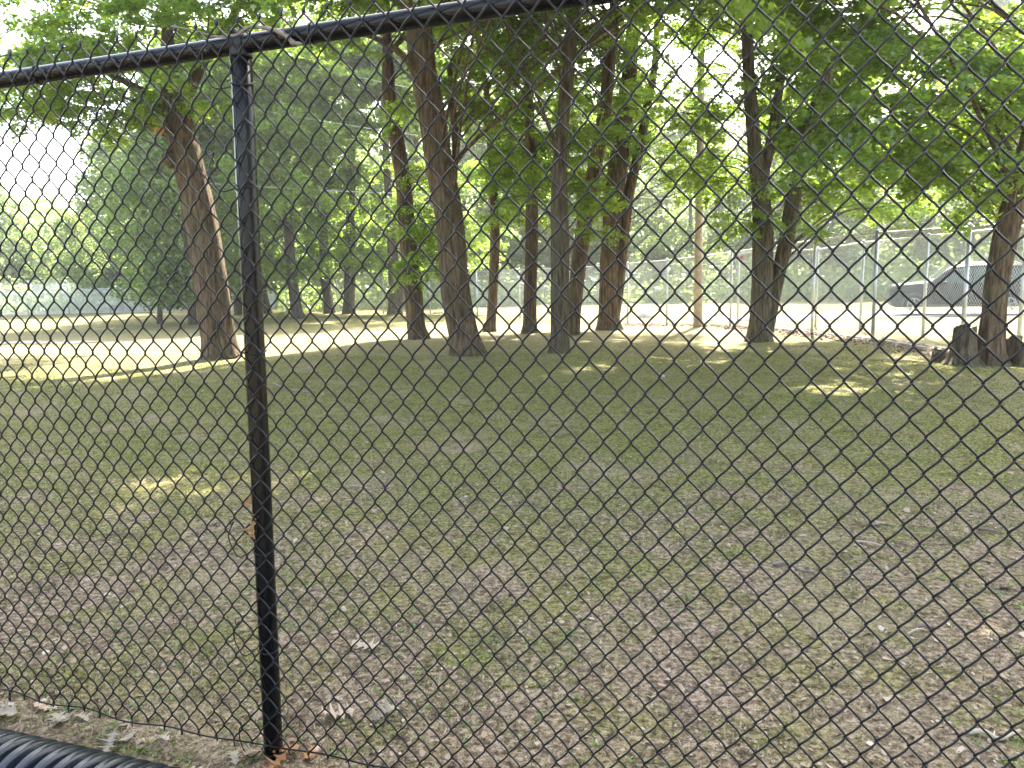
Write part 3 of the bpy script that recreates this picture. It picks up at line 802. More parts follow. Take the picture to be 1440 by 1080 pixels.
fill(T9, 16, 955, 1010, -50, 255, .4, 2.6, .5, .75, 9, lit=False)
fill(T7, 12, 760, 900, -60, 260, .6, 4.5, .6, .9, 8)
fill(T5, 12, 640, 800, -40, 240, .8, 4.5, .6, .9, 8)
fill(T4, 8, 640, 760, -60, 120, .8, 4.5, .6, .9, 8)
fill(T9, 12, 1090, 1300, 60, 280, .5, 3.5, .6, .9, 8)
# crowns of the far row that shade the field behind the left maple
j = random.Random(21)
for q in range(900):
    a = np.array([j.uniform(-19, -3), j.uniform(17.0, 26), -.3]); h = j.uniform(4.5, 12.5); p = a + SUN * (h / SUN[2])
    T = min(FAR, key=lambda T: math.hypot(T.base[0] - p[0], T.base[1] - p[1]) + .05 * len(T.b))
    if len(T.b) < 96 and math.hypot(T.base[0] - p[0], T.base[1] - p[1]) < 6.0 and not lit_hit(p, .8): T.bough(p, j.uniform(1.3, 1.7))
# ---- high crowns above the picture: unseen boughs added to shade the near ground
def nearest(p):
    return min([t for t in TREES if t not in FAR and len(t.b) < 98] or TREES[:1], key=lambda T: math.hypot(T.base[0] - p[0], T.base[1] - p[1]) + .12 * len(T.b))
j = random.Random(5)
for gx_ in np.arange(-9.5, 9.6, .95):
    for gy_ in np.arange(.6, 14.5, .95):
        if abs(gx_) > gy_ * .8 + 2.0: continue
        a = np.array([gx_ + j.uniform(-.4, .4), gy_ + j.uniform(-.4, .4), 0])
        hmin = 4.2
        for rep in range(4):
            for tr in range(24):
                h = j.uniform(hmin, 12.5); p = a + SUN * (h / SUN[2])
                x, y, z = proj(p)
                if y < -60 or x < -150 or x > 1590:
                    T = nearest(p)
                    if len(T.b) < 98 and  not lit_hit(p, .7) and not dap_hit(p) and math.hypot(T.base[0] - p[0], T.base[1] - p[1]) < 5.5 + .6 * rep:
                        T.bough(p, j.uniform(1.05, 1.4))
                        break
for T in TREES: T.finish()

# ------------------------------------------------------------------ background trees
def crown_mesh(seed, n, h, r, m, leaf=(.12, .24), low=.18):
    g = np.random.default_rng(seed); mb_ = MB(); k = 60; cs = []
    for q in range(k):
        t = g.uniform(low, 1); rad_ = r * math.sin(math.pi * min(1, (.12 + .83 * t)) ** .9) * (.75 + .3 * g.random())
        a = g.uniform(0, 6.28); rr_ = rad_ * math.sqrt(g.uniform(.25, 1))
        cs.append((rr_ * math.cos(a), rr_ * math.sin(a), h * t))
    cs = np.array(cs); idx = g.integers(0, k, n)
    d = g.normal(0, 1, (n, 3)); d /= np.linalg.norm(d, axis=1)[:, None]
    C_ = cs[idx] + d * (g.uniform(.35, 1, n) ** .6)[:, None] * np.array([r * .32, r * .32, h * .07]) * g.uniform(.7, 1.2, k)[idx][:, None]
    leaves(mb_, C_, g.uniform(leaf[0], leaf[1], n), .8, simple_=True, g=g)
    return mb_.mesh('crown', m, False, True)
def far_trunk(seed, h, r):
    j = random.Random(seed); mb_ = MB()
    P = [np.array([0, 0, -.3])]
    for q in range(7): P.append(P[-1] + np.array([j.uniform(-.12, .12), j.uniform(-.12, .12), h * .8 / 7]))
    mb_.tube(P, np.linspace(r, r * .25, 8) * np.array([1.25, 1, 1, 1, 1, 1, 1, 1]), 12)
    for q in range(9):
        k = j.randint(2, 6); a = j.uniform(0, 6.28); L = h * j.uniform(.15, .28)
        mb_.tube([P[k], P[k] + np.array([math.cos(a) * L * .5, math.sin(a) * L * .5, L * .4]), P[k] + np.array([math.cos(a) * L, math.sin(a) * L, L * .9])], [r * .4, r * .25, r * .08], 6, cap=False)
    return mb_.mesh('trunk', M['bark_far'])
CR = [crown_mesh(1, 15000, 14, 4.6, M['leaf_far'], low=.2), crown_mesh(2, 15000, 14, 4.2, M['leaf_far'], low=.12), crown_mesh(3, 9000, 8, 2.8, M['leaf_pale'], (.08, .18), low=.08)]
TR = [far_trunk(1, 14, .28), far_trunk(2, 14, .22), far_trunk(3, 8, .12)]
def far_tree(x, y, sc, k, label, group=None, name='broadleaf_tree', zs_=1., tsc=1.):
    z = float(gh(x, y)); t = thing(name, (x, y, z), label, 'tree', group, rz=random.uniform(0, 6.28))
    a = link('trunk', TR[k], t); b = link('crown', CR[k], t)
    t.scale = (sc, sc, sc * zs_); a.scale = (tsc, tsc, 1)
    return t
# trees one can tell apart beyond the middle row (foot in the photo, trunk width px)
for px, py, wd, k, sc, lb in [
        (337, 441, 15, 1, .75, 'dark trunk just left of the black post, beyond the thick left maple'),
        (373, 440, 15, 0, .8, 'dark trunk just right of the black post beyond the sunlit strip')]:
    q = G(px, py); far_tree(q[0], q[1], sc, k, lb, tsc=(wd / 2 * q[1] / FPX) / (.26 * sc))
# right and centre, behind the silver fence and road
rr_ = random.Random(9); nn = 0
L_left = ['hazy tall tree behind the pale left fence', ]
def scatter(n, xr, yr, sr, ks, label, group):
    for q in range(n):
        x = xr[0] + (xr[1] - xr[0]) * (q + rr_.uniform(.1, .9)) / n; y = rr_.uniform(*yr)
        far_tree(x, y, rr_.uniform(*sr), rr_.choice(ks), label, group, zs_=rr_.uniform(.9, 1.15))
for px, yy, sc, k in ((365, 62, 1.5, 0), (262, 60, 1.2, 0)):
    q = D(px, 420, yy); far_tree(q[0], yy, sc, k, 'tall hazy tree rising far behind the left maple and the black post', 'tall far trees behind the left maple')
for px, yy, sc, lb in ((222, 34, .55, 'rounded green tree with low branches just left of the left maple trunk'), (268, 32, .75, 'leafy tree hanging low directly behind the left maple trunk'), (172, 50, .8, 'green tree at the left edge of the leafy group behind the left maple')):
    q = D(px, 430, yy); far_tree(q[0], yy, sc, 1, lb)
q = D(110, 436, 64); far_tree(q[0], 64, .95, 2, 'small pale yellow green tree before the darker woods at far left', zs_=1.0)
scatter(9, (-62, -22), (70, 78), (.62, .85), [0, 1], 'tall hazy tree in the woods behind the far left fence', 'woodland trees behind the far left fence')
scatter(7, (-28, -10), (56, 64), (.85, 1.1), [0, 1], 'full green tree behind the white shed and the left maple', 'trees behind the left maple')
scatter(6, (-9, 10), (54, 64), (.9, 1.15), [0, 1], 'leafy tree beyond the end of the silver fence', 'woodland trees beyond the silver fence')
scatter(10, (4, 56), (50, 62), (1.0, 1.4), [0, 1], 'woodland tree across the road behind the silver fence', 'woodland trees across the road')

# far woods as one mass
def woods():
    g = np.random.default_rng(44); n = 300000; mb_ = MB()
    ang = g.uniform(-1.05, 1.05, n); dd = g.uniform(0, 1, n) ** .7 * 26 + 80
    hh = 15 + 2.0 * np.sin(ang * 9) + 1.5 * np.sin(ang * 31) + 1.2 * np.sin(ang * 57 + 1)
    hh = np.where(ang < -.42, hh * .55, hh)
    z = g.uniform(-.5, 1, n) ** 1 * hh; z = np.abs(z) - .4
    C_ = np.stack([np.sin(ang) * dd, np.cos(ang) * dd, z], 1)
    C_ += g.normal(0, .8, (n, 3)) * np.array([1, 1, .5])
    leaves(mb_, C_, g.uniform(.2, .42, n), .9, simple_=True, g=g)
    o = mb_.build('far_woods', M['leaf_far'], None, False, True); o['kind'] = 'stuff'
    tag(o, 'mass of distant woods closing the view behind the trees', 'woods')
    # undergrowth
    n = 60000; mb_ = MB(); ang = g.uniform(-1.0, .95, n); dd = g.uniform(44, 60, n) + np.where(ang < -.3, 18, 0)
    cl = np.sin(ang * 60) * .5 + np.sin(ang * 143 + 2) * .35 + 1.2
    z = np.abs(g.normal(0, .75, n)) * (.55 + .5 * cl) - .4
    leaves(mb_, np.stack([np.sin(ang) * dd, np.cos(ang) * dd, z], 1), g.uniform(.14, .3, n), .9, simple_=True, g=g)
    o = mb_.build('undergrowth', M['leaf_far'], None, False, True)
    tag(o, 'low bushes and saplings at the foot of the woods', 'bushes', kind='stuff')
woods()

# ------------------------------------------------------------------ silver fences
def panel_mesh(Wd=3.0, Ht=1.95, P=.075, wr=.0019, m='galv_wire'):
    mb_ = MB(); Wp = .064; n = int(Wd / (Wp / 2)); segs = int(Ht / (P / 2))
    for c_ in range(n):
        x0 = c_ * Wd / n; x1 = (c_ + 1) * Wd / n
        z = .04 + np.arange(segs + 1) * P / 2
        left = ((np.arange(segs + 1) + c_) % 2 == 0)
        x = np.where(left, x0, x1)
        mb_.tube(np.stack([x, np.where(left, .002, -.002), z], 1), wr, 3, cap=False)
    return mb_.mesh('chain_link_mesh', M[m], False)
PANEL = panel_mesh(wr=.0027); PANEL_THIN = panel_mesh(wr=.0016); PANEL_FAR = panel_mesh(P=.1, wr=.0075, m='galv_glint')  # far panel: wires fattened and paled to imitate sun glint
def cyl(n_, P, r, parent, m='galv', sides=12):
    return MB().tube(P, r, sides).build(n_, M[m], parent)
def silver_fence(pts, Ht, label, name='chain_link_fence', arms=False, bottom=True, pr=.032, panel=None):
    pts = [np.array([x, y, float(gh(x, y))]) for x, y in pts]; o0 = pts[0]
    f = thing(name, tuple(o0), label, 'fence')
    for p in pts:
        e = p - o0
        cyl('post', [e + np.array([0, 0, -.05]), e + np.array([0, 0, Ht + .03])], pr, f)
        cyl('post_cap', [e + np.array([0, 0, Ht + .03]), e + np.array([0, 0, Ht + .05]), e + np.array([0, 0, Ht + .065])], [pr * 1.25, pr * 1.2, pr * .5], f)
        if arms:
            cyl('barb_arm', [e + np.array([0, 0, Ht]), e + np.array([-.12, -.22, Ht + .28])], .022, f, sides=6)
    cyl('top_rail', smoothless([p - o0 + np.array([0, 0, Ht]) for p in pts]), .0215, f, sides=10)
    if bottom: cyl('bottom_rail', [p - o0 + np.array([0, 0, .06]) for p in pts], .012, f, sides=6)
    if arms:
        for k in (.1, .19, .28):
            cyl('barbed_wire', [p - o0 + np.array([-.12 * k / .28, -.22 * k / .28, Ht + k]) for p in pts], .009, f, sides=4)
    for a, b in zip(pts[:-1], pts[1:]):
        L = np.linalg.norm((b - a)[:2]); o = link('chain_link_mesh', panel or (PANEL_THIN if a[0] > 5.5 else PANEL), f)
        o.location = a - o0 + np.array([0, 0, 0]); an = math.atan2(b[1] - a[1], b[0] - a[0])
        o.rotation_euler = (0, -math.atan2(b[2] - a[2], L), an); o.scale = (L / 3.0, 1, Ht / 1.97)
    return f
def smoothless(P): return P
F1 = [(-15.5, 43.5), (-12.5, 42), (-9.3, 40.5), (-6.5, 38.5), (-3.9, 36.5), (-1.5, 34), (.4, 31), (2.4, 27.8), (3.9, 24.9), (4.85, 23.2), (6.0, 20.4), (6.3, 18.2), (6.5, 16.1), (6.75, 13.9), (7.1, 11.7), (7.6, 9.3), (8.1, 6.9)]
silver_fence(F1, 2.0, 'long silver chain link fence curving behind the centre trunks, the nearer run at right')
F2 = [(6.35, 20.9), (8.0, 19.6), (8.1, 17.3), (8.35, 15.1), (8.6, 12.6), (9.0, 10.0)]
silver_fence(F2, 2.0, 'second silver fence at the right, just behind the nearer run')
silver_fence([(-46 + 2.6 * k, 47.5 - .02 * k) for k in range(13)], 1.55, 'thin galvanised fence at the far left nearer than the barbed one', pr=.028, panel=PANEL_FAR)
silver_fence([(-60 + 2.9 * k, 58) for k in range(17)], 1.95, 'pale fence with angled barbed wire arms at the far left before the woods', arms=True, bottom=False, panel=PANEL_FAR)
# red ribbon
q = D(1042, 361, 19.6)
rb = MB()
rb.tube([(0, 0, 0), (.03, -.01, .03), (.07, 0, .01), (.05, 0, -.03), (0, 0, 0)], .016, 6)
rb.tube([(0, 0, 0), (-.05, 0, .035), (-.08, 0, 0), (-.04, 0, -.03), (0, 0, 0)], .016, 6)
rb.tube([(0, 0, 0), (.02, -.01, -.08), (.045, 0, -.14)], .014, 5); rb.tube([(0, 0, 0), (-.03, 0, -.07), (-.03, 0, -.12)], .014, 5)
ro = rb.build('ribbon', M['ribbon']); ro.location = q; ro.scale = (.75, .75, .75); tag(ro, 'small faded red ribbon tied high on the silver fence left of the forked maple', 'ribbon')

# ------------------------------------------------------------------ utility pole and cables
pb_ = G(981, 459); pb_[2] = float(gh(pb_[0], pb_[1]))
up = thing('utility_pole', tuple(pb_), 'pale wooden utility pole in the sun between the centre trunks and the forked maple', 'utility pole')
MB().tube([(0, 0, -.2), (0, 0, 1.5), (.01, 0, 4), (.0, 0, 9.2)], [.125, .112, .105, .085], 20).build('pole', M['pole'], up)
MB().box((0, .11, 8.6), (2.3, .1, .12), 0, .01).build('crossarm', M['pole'], up)
for x in (-1.0, -.35, .35, 1.0):
    MB().tube([(x, .11, 8.66), (x, .11, 8.72), (x, .11, 8.74), (x, .11, 8.8), (x, .11, 8.82)], [.02, .045, .03, .045, .02], 10).build('insulator', M['galv'], up)
def cable(pts, label, r=.012):
    P = [D(x, y, z) for x, y, z in pts]; P = smooth(P, 6); o = P[0].copy()
    ob = MB().tube([p - o for p in P], r, 6).build('overhead_cable', M['cable']); ob.location = o
    return tag(ob, label, 'cable', 'overhead cables crossing behind the left trees')
cable([(-140, 225, 34), (0, 238, 33), (130, 246, 32), (240, 254, 31), (440, 267, 30), (640, 274, 28), (860, 276, 25), (1000, 284, 22)], 'lowest overhead cable, nearly level, crossing behind the left maple', .016)
cable([(-100, 80, 36), (120, 112, 34), (280, 140, 32), (490, 176, 30), (700, 205, 27), (960, 230, 22)], 'overhead cable above the lowest, sloping down to the right behind the black post', .012)
cable([(100, -30, 34), (360, 14, 32), (430, 28, 31), (600, 64, 29), (800, 100, 26)], 'uppermost overhead cable at the top left above the rail', .012)
cable([(300, 70, 34), (480, 104, 31), (560, 120, 30), (700, 148, 27)], 'overhead cable seen left of the thick leaning trunk', .012)

# ------------------------------------------------------------------ shed, boulder
q = D(218, 436, 62); z = float(gh(q[0], 62)); x0 = q[0]; x1 = D(333, 436, 62)[0]
sh = thing('shed', (x0, 62, z), 'long low white shed behind the left maple, seen over the far fence', 'shed')
Wd = x1 - x0
MB().box((Wd / 2, 1.5, 1.0), (Wd, 3, 2.0)).build('wall', M['shed'], sh)
MB().box((Wd / 2, 1.5, 2.05), (Wd + .3, 3.3, .1)).build('roof', M['shed_roof'], sh)
MB().box((Wd * .52, -.02, .95), (1.6, .03, 1.8)).build('door', M['shed_door'], sh)
q = gp(907, 447, 0)
ico = []
bmr = MB(); th = np.linspace(0, 2 * math.pi, 18, endpoint=False); V = []
for k, t in enumerate(np.linspace(-.2, 1, 9)):
    r = math.sqrt(max(.002, 1 - max(t, 0) ** 2.4))
    for a in th:
        V.append((.30 * r * (1 + .14 * math.sin(a * 3 + 1 + t * 2) + .07 * math.sin(a * 7 + t * 5)) * math.cos(a), .2 * r * math.sin(a) * (1 + .1 * math.sin(a * 2)), .19 * t * (1 + .25 * math.cos(a + 2.5))))
i = np.arange(8)[:, None] * 18; jj = np.arange(18)[None]
bmr.add(V, np.stack([i + jj, i + (jj + 1) % 18, i + 18 + (jj + 1) % 18, i + 18 + jj], -1).reshape(-1, 4)); bmr.f.append([[8 * 18 + k for k in range(18)]]); bmr.t.append(np.full(1, .5))
bo = bmr.build('boulder', M['rock']); bo.location = q; tag(bo, 'low grey boulder on the sunlit ground at the foot of the silver fence', 'boulder')
bs = link('stone', bo.data); bs.location = gp(930, 530, 0); bs.scale = (.15, .2, .25); tag(bs, 'small pale flat stone on the grass in front of the centre trunks', 'stone')

# ------------------------------------------------------------------ stumps
def stump(px, py, hpts, w0, label, seed, wtop, jag=.12, lean=0):
    b = G(px, py); b[2] = float(gh(b[0], b[1])); j = random.Random(seed); n = 44; th = np.linspace(0, 2 * math.pi, n, endpoint=False)
    Hh = hpts; V = []; K = 16
    ph = [j.uniform(0, 6.28) for _ in range(6)]
    for k in range(K):
        t = k / (K - 1)
        r = wtop + (w0 - wtop) * math.exp(-t * 4.2)
        for a in th:
            rr2 = r * (1 + .16 * math.sin(a * 3 + ph[0]) * (1 - .5 * t) + .1 * math.sin(a * 5 + ph[1]) + .045 * math.sin(a * 14 + ph[2]) + .03 * math.sin(a * 23 + t * 3))
            z = Hh * t * (1 + jag * (math.sin(a + ph[3]) + .5 * math.sin(a * 4 + ph[4]) + .35 * math.sin(a * 9 + ph[5])) * t)
            V.append((rr2 * math.cos(a) + lean * t, rr2 * math.sin(a), z - .05))
    for k in range(4):
        t = (k + 1) / 4
        for q, a in enumerate(th):
            v0 = V[(K - 1) * n + q]; cx = lean
            V.append((v0[0] * (1 - t * .95) + cx * t * .95, v0[1] * (1 - t * .95), v0[2] - Hh * .16 * t + .012 * math.sin(a * 7 + k)))
    tot = K + 4; i = np.arange(tot - 1)[:, None] * n; jj = np.arange(n)[None]
    m = MB().add(V, np.stack([i + jj, i + (jj + 1) % n, i + n + (jj + 1) % n, i + n + jj], -1).reshape(-1, 4))
    o = m.build('tree_stump', M['bark_grey']); o.location = b; return tag(o, label, 'stump')
stump(1354, 514, .56, .3, 'jagged broken stump just left of the dark trunk at the right edge', 3, .125, .1)
stump(1324, 510, .2, .24, 'low rotten stump left of the jagged one at the right edge', 5, .12, .2)
stump(1436, 512, .34, .34, 'dark broad stump right of the dark trunk at the picture edge', 8, .22, .25)

# ------------------------------------------------------------------ car
def make_car():
    cx = D(1250, 447, 26)[0]; xr = D(1436, 447, 26)[0]; L = 4.75
    y = 26.0; c = thing('parked_car', (15.85, 26.5, float(gh(15.85, 26.5)) + .035), 'dark sport utility car with pale roof rails behind the silver fences', 'car')
    c.rotation_euler = (0, 0, rad(-22)); c.scale = (.93, 1, .97)
    hw = .93
    # lengthwise stations: x (front negative), bottom, belt, roof (or None), half width, roof half width
    st = [(-2.40, .42, .86, .92, .74, .66), (-2.34, .32, .96, 1.03, .84, .76), (-2.18, .27, 1.02, 1.09, .9, .8), (-1.7, .28, 1.04, 1.13, .92, .82), (-1.25, .28, 1.06, 1.17, .93, .84),
          (-1.05, .28, 1.07, 1.2, .93, .84), (-.68, .28, 1.07, 1.52, .93, .82), (-.4, .28, 1.08, 1.72, .93, .80), (.3, .28, 1.08, 1.77, .93, .80), (1.0, .28, 1.10, 1.77, .93, .80),
          (1.6, .28, 1.11, 1.75, .93, .79), (2.05, .29, 1.12, 1.71, .92, .78), (2.26, .32, 1.12, 1.5, .9, .76), (2.36, .38, 1.08, 1.16, .86, .74), (2.4, .48, .9, .94, .78, .68)]
    V = []; n = 12
    for x, b, be, rf, w_, rw in st:
        half = [(0.0, b), (w_ * .86, b), (w_ * .985, b + .14), (w_, (b + be) / 2 + .05), (w_ * .975, be), (rw + (w_ * .97 - rw) * .15, be + (rf - be) * .86), (rw * .86, rf - .0), (0, rf + .015)]
        ring = [(x, -h[0], h[1]) for h in half] + [(x, h[0], h[1]) for h in half[-2:0:-1]]
        V += ring; n = len(ring)
    K = len(st); i = np.arange(K - 1)[:, None] * n; jj = np.arange(n)[None]
    m = MB().add(V, np.stack([i + jj, i + n + jj, i + n + (jj + 1) % n, i + (jj + 1) % n], -1).reshape(-1, 4))
    m.f.append([list(range(n)), [(K - 1) * n + q for q in range(n)][::-1]]); m.t.append(np.full(2, .5))
    b = m.build('body', M['car'], c)
    # side glass, as slightly proud panes
    def ss(x, t, side, out=.012):
        xs = [s[0] for s in st]
        be = np.interp(x, xs, [s[2] for s in st]); rf = np.interp(x, xs, [s[3] for s in st]); w_ = np.interp(x, xs, [s[4] for s in st]); rw = np.interp(x, xs, [s[5] for s in st])
        p0 = np.array([w_ * .975, be]); p1 = np.array([rw + (w_ * .97 - rw) * .15, be + (rf - be) * .86])
        q_ = p0 + (p1 - p0) * t; return (x, side * (q_[0] + out), q_[1] + out * .3)
    for side in (-1, 1):
        for a0, a1, t0 in ((-.72, .22, .08), (.30, 1.12, .08), (1.20, 1.86, .08)):
            top_ = []; bot = []
            for x in np.linspace(a0, a1, 8):
                tt = .94
                if a0 < -.5: tt = min(.94, max(.1, .1 + (x - a0) / .35 * .84))
                if a1 > 1.8: tt = min(.94, max(.35, 1.0 - max(0, x - 1.6) * 1.6))
                top_.append(ss(x, tt, side)); bot.append(ss(x, t0, side))
            g_ = MB().add(bot + top_, [[k, k + 1, 9 + k, 8 + k] for k in range(7)]).build('window', M['glass'], c)
    # windscreen and rear glass
    for xs_, nm in (((-.95, -.22), 'windscreen'), ((1.99, 2.24), 'rear_window')):
        P = []
        for x in np.linspace(xs_[0], xs_[1], 5):
            rf = np.interp(x, [s[0] for s in st], [s[3] for s in st]); rw = np.interp(x, [s[0] for s in st], [s[5] for s in st])
            for t in np.linspace(-1, 1, 5): P.append((x, t * rw * .84, rf + .022 + .012 * (1 - t * t)))
        MB().add(P, [[a * 5 + k, a * 5 + k + 1, a * 5 + k + 6, a * 5 + k + 5] for a in range(4) for k in range(4)]).build(nm, M['glass'], c)
    for side in (-1, 1):
        MB().tube([(-.1, side * .76, 1.74), (0, side * .76, 1.815), (1.6, side * .75, 1.81), (1.75, side * .75, 1.74)], .018, 8).build('roof_rail', M['chrome'], c)
        MB().tube([(-2.26, side * .56, .8), (-2.22, side * .68, .83), (-2.02, side * .84, .87)], [.05, .07, .03], 10).build('headlight', M['lamp_clear'], c)
        MB().box((2.22, side * .80, 1.0), (.3, .14, .2), 0, .03).build('taillight', M['lamp_red'], c)
        mi = MB().box((-.62, side * 1.04, 1.13), (.14, .2, .14), 0, .03).build('mirror', M['car'], c)
        MB().tube([(-1.85, side * .94, .34), (-1.2, side * .95, .33), (1.0, side * .95, .33), (1.9, side * .93, .35)], .035, 8).build('sill_trim', M['plastic'], c)
        for x in (.05, 1.0):
            MB().box((x, side * .945, .98), (.18, .03, .03), 0, .008).build('door_handle', M['chrome'], c)
        for x in (-1.6, 1.42):
            # wheel arch
            ar = MB(); ar.tube([(x + .4 * math.cos(a), side * .925, .36 + .4 * math.sin(a)) for a in np.linspace(-.1, math.pi + .1, 16)], .035, 8); ar.build('wheel_arch', M['plastic'], c)
            wh = empty('wheel', (x, side * .84, .37)); wh.parent = c
            prof = [(-.12, .2), (-.12, .35), (-.09, .38), (.09, .38), (.12, .35), (.12, .2)]
            MB().tube([(0, yy, 0) for yy, r in prof], [r for yy, r in prof], 28).build('tyre', M['tyre'], wh)
            rm = MB()
            yo = side * .125
            rm.tube([(.225 * math.cos(a), yo, .225 * math.sin(a)) for a in np.linspace(0, 2 * math.pi, 25)], .022, 6, cap=False)
            rm.tube([(0, yo - .01, 0), (0, yo + .01, 0)], .05, 12)
            for q_ in range(5):
                a = q_ * 2 * math.pi / 5 + .3
                rm.tube([(.03 * math.cos(a), yo, .03 * math.sin(a)), (.22 * math.cos(a), yo, .22 * math.sin(a))], [.03, .024], 6)
            rm.build('rim', M['rim'], wh)
    MB().box((-2.37, 0, .52), (.06, 1.1, .22), 0, .02).build('grille', M['plastic'], c)
    MB().box((2.37, 0, .52), (.1, 1.4, .24), 0, .04).build('bumper', M['plastic'], c)
make_car()

# ------------------------------------------------------------------ ground litter, grass, sticks
def infrus(n, y0, y1, pw, g, margin=1.05):
    t = g.uniform(0, 1, n); y = y0 + (y1 - y0) * t ** pw
    x = g.uniform(-1, 1, n) * (y * .76 + .5) * margin
    return x, y
def vnoise(x, y, s, seed=0):
    return (np.sin(x * s + 1.7 * np.sin(y * s * .8 + seed) + seed) * np.sin(y * s * 1.1 + 1.3 * np.sin(x * s * .7 + seed * 2)) + .5 * np.sin(x * s * 2.3 + y * s * 1.9 + seed)) / 1.5
def grass():
    g = np.random.default_rng(5); n = 190000
    x, y = infrus(n, 1.6, 13.5, 1.25, g)
    k = vnoise(x, y, 1.5, 1) * .5 + vnoise(x, y, 4.7, 2) * .5 + g.normal(0, .25, n) + np.clip((y - 3.0) / 6, -.35, .35)
    s_ = k > .12; x = x[s_]; y = y[s_]; n = len(x); z = gh(x, y)
    h = g.uniform(.006, .02, n) * (1 + .3 * g.random(n)); a = g.uniform(0, 6.28, n); wd = g.uniform(.0012, .0028, n) * (1 + y * .14)
    ln = g.normal(0, .8, (n, 2)) * h[:, None]
    V = np.stack([np.stack([x - np.cos(a) * wd, y - np.sin(a) * wd, z - .002], 1), np.stack([x + np.cos(a) * wd, y + np.sin(a) * wd, z - .002], 1), np.stack([x + ln[:, 0], y + ln[:, 1], z + h], 1)], 1)
    o = MB().add(V, np.arange(n * 3).reshape(n, 3), g.beta(2.2, 2.2, n)).build('grass', M['grass'], None, False, True)
    tag(o, 'thin short grass and moss patches on the shaded ground', 'grass', kind='stuff')
    # broadleaf weeds
    n = 2600; x, y = infrus(n, 1.9, 6, 1.1, g); cx = x.repeat(6) + g.normal(0, .014, n * 6); cy = y.repeat(6) + g.normal(0, .014, n * 6)
    mb_ = MB(); keep = vnoise(cx, cy, 2.1, 5) > .1
    C_ = np.stack([cx, cy, gh(cx, cy) + g.uniform(.004, .014, n * 6)], 1)[keep]
    leaves(mb_, C_, g.uniform(.006, .012, len(C_)), .4, simple_=True, g=g)
    o = mb_.build('weeds', M['leaf'], None, False, True); tag(o, 'tiny green weeds sprouting from the bare dirt', 'weeds', kind='stuff')
grass()
def litter():
    g = np.random.default_rng(6); n = 42000
    x, y = infrus(n, 1.2, 13, 1.5, g)
    k = vnoise(x, y, 1.9, 3) + g.normal(0, .6, n) - np.clip((y - 4) / 8, 0, .8)
    s_ = k > -.35; x = x[s_]; y = y[s_]
    # strip of dead leaves along the foot of the silver fence
    P = np.array(F1[8:15], float); t = g.uniform(0, len(P) - 1.001, 9000); i0 = t.astype(int); f = (t - i0)[:, None]
    q = P[i0] * (1 - f) + P[i0 + 1] * f + g.normal(0, .28, (9000, 2))
    sz = np.concatenate([g.gamma(2.0, .0022, len(x)) + .0014, g.uniform(.015, .04, 9000)])
    x = np.concatenate([x, q[:, 0]]); y = np.concatenate([y, q[:, 1]]); n = len(x); z = gh(x, y) + .003 + sz * .25
    kk = 5; a0 = g.uniform(0, 6.28, n); V = np.zeros((n, kk, 3))
    el = g.uniform(.35, 1, n); tx = g.normal(0, .35, n); ty = g.normal(0, .35, n)
    for q_ in range(kk):
        a = q_ * 2 * math.pi / kk + g.uniform(-.4, .4, n); dx = np.cos(a) * sz; dy = np.sin(a) * sz * el
        X_ = dx * np.cos(a0) - dy * np.sin(a0); Y_ = dx * np.sin(a0) + dy * np.cos(a0)
        V[:, q_] = np.stack([x + X_, y + Y_, z + X_ * tx + Y_ * ty], 1)
    o = MB().add(V, np.arange(n * kk).reshape(n, kk), g.beta(1.6, 1.7, n)).build('leaf_litter', M['litter'], None, False, True)
    tag(o, 'scattered bits of dead leaf, bark and gravel on the ground', 'litter', kind='stuff')
    n = 9000; x, y = infrus(n, 1.4, 9, 1.5, g); L = g.uniform(.01, .045, n); a = g.uniform(0, 6.28, n); wd = .0011 + y * .0002
    dx = np.cos(a) * L; dy = np.sin(a) * L; px_ = -np.sin(a) * wd; py_ = np.cos(a) * wd; z = gh(x, y) + .004
    V = np.stack([np.stack([x + px_, y + py_, z], 1), np.stack([x - px_, y - py_, z], 1), np.stack([x + dx * .5 - px_ + dy * .12, y + dy * .5 - py_, z + .006], 1), np.stack([x + dx, y + dy, z + g.uniform(0, .006, n)], 1), np.stack([x + dx * .5 + px_ + dy * .12, y + dy * .5 + py_, z + .007], 1)], 1)
    o = MB().add(V, np.arange(n * 5).reshape(n, 5), g.beta(2.5, 1.6, n)).build('dead_grass', M['litter'], None, False, True)
    tag(o, 'fine dead grass stems and twig crumbs on the dirt', 'dead grass', kind='stuff')
    # pebbles: small solid stones
    n = 2600; x, y = infrus(n, 1.3, 6.5, 1.4, g); sz = g.gamma(2, .002, n) + .002
    octv = np.array([(1, 0, 0), (0, 1, 0), (-1, 0, 0), (0, -1, 0), (0, 0, .7), (.6, .6, .4), (-.6, .6, .35), (-.6, -.6, .4), (.6, -.6, .35)])
    fc = np.array([(0, 5, 4), (5, 1, 4), (1, 6, 4), (6, 2, 4), (2, 7, 4), (7, 3, 4), (3, 8, 4), (8, 0, 4)])
    V = octv[None] * sz[:, None, None] * g.uniform(.7, 1.3, (n, 9, 1)) + np.stack([x, y, gh(x, y)], 1)[:, None]
    Fq = (fc[None] + (np.arange(n) * 9)[:, None, None]).reshape(-1, 3)
    o = MB().add(V, Fq, np.repeat(g.uniform(.3, 1, n), 8)).build('gravel', M['litter'], None, True, True)
    tag(o, 'small pebbles in the bare dirt', 'gravel', kind='stuff')
litter()
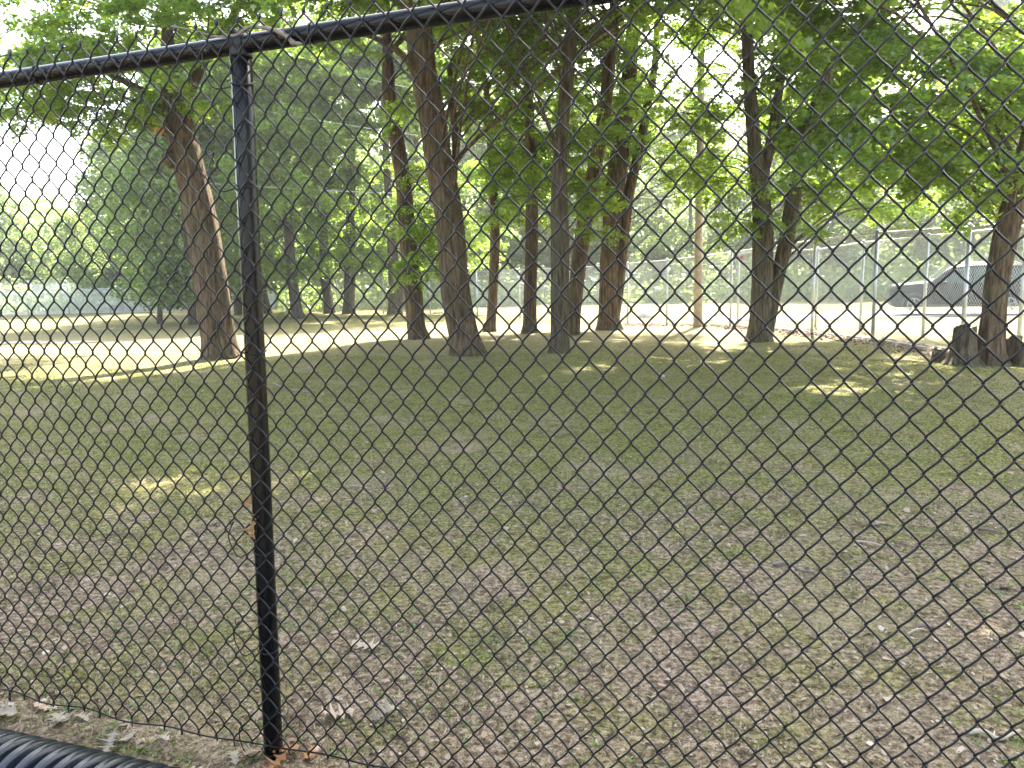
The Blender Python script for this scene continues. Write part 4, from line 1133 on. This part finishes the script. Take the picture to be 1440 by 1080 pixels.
def stick(pts, r, label, m='twig'):
    P = [np.array(gp(x, y, r * .8 + (.012 if k % 2 else 0))) for k, (x, y) in enumerate(pts)]; o = P[0].copy(); P = smooth(P, 5)
    mb_ = MB().tube([p - o for p in P], np.linspace(r, r * .45, len(P)) * (1 + .15 * np.sin(np.arange(len(P)) * 1.9)), 8)
    mid = P[len(P) // 2]; d = P[-1] - P[0]; pe = np.array([-d[1], d[0], 0]) * .18
    mb_.tube([mid - o, mid - o + d * .12 + pe], [r * .5, r * .2], 5)
    ob = mb_.build('stick', M[m]); ob.location = o; return tag(ob, label, 'stick')
M['twig_pale'] = simple('bleached twig', (.3, .26, .19), .8, var=.3, scale=40, bump=.4)
M['twig_dark'] = simple('dark twig', (.13, .1, .08), .9, var=.4, scale=40, bump=.4)
stick([(1086, 795), (1105, 797), (1125, 803), (1146, 811)], .010, 'brown stick on the grass low at the right, nearest to the pale oak leaf')
stick([(1360, 1032), (1385, 1037), (1405, 1042), (1434, 1035)], .009, 'bleached crooked stick in the bottom right corner', 'twig_pale')
stick([(1376, 745), (1392, 750), (1412, 752)], .010, 'grey stick near the right edge below the right stump', 'twig_dark')
stick([(1205, 762), (1226, 768), (1246, 770)], .006, 'thin pale stick just below the lone pale oak leaf', 'twig_pale')
stick([(782, 616), (795, 613), (808, 611)], .010, 'short dark stick on the green patch in the middle distance', 'twig_dark')
stick([(384, 540), (400, 548), (425, 552), (444, 553)], .012, 'long thin stick on the grass just right of the black post', 'twig')
stick([(1288, 883), (1300, 886), (1312, 884)], .009, 'dark bark piece on the dirt at the lower right', 'twig_dark')
stick([(705, 712), (740, 714), (770, 716)], .006, 'thin dark twig on bare dirt near the centre', 'twig_dark')
stick([(150, 752), (166, 755), (185, 752)], .008, 'dark stick among the mesh at the left', 'twig_dark')
stick([(1276, 893), (1290, 890), (1304, 888)], .005, 'thin pale twig beside the dark bark piece at the lower right', 'twig_pale')

# ------------------------------------------------------------------ air
hm = bpy.data.materials.new('haze'); hm.use_nodes = True; nt = hm.node_tree
for n in list(nt.nodes): nt.nodes.remove(n)
o_ = N(nt, 'ShaderNodeOutputMaterial'); v_ = N(nt, 'ShaderNodeVolumePrincipled')
v_.inputs['Color'].default_value = (.9, .93, .93, 1); v_.inputs['Density'].default_value = .0009; v_.inputs['Anisotropy'].default_value = .55
nt.links.new(v_.outputs[0], o_.inputs['Volume'])
hz = MB().box((0, 195, 11.5), (840, 500, 27)).build('haze', hm, None, False); hz['kind'] = 'stuff'
hz['label'] = 'thin pale summer haze in the air'; hz['category'] = 'haze'
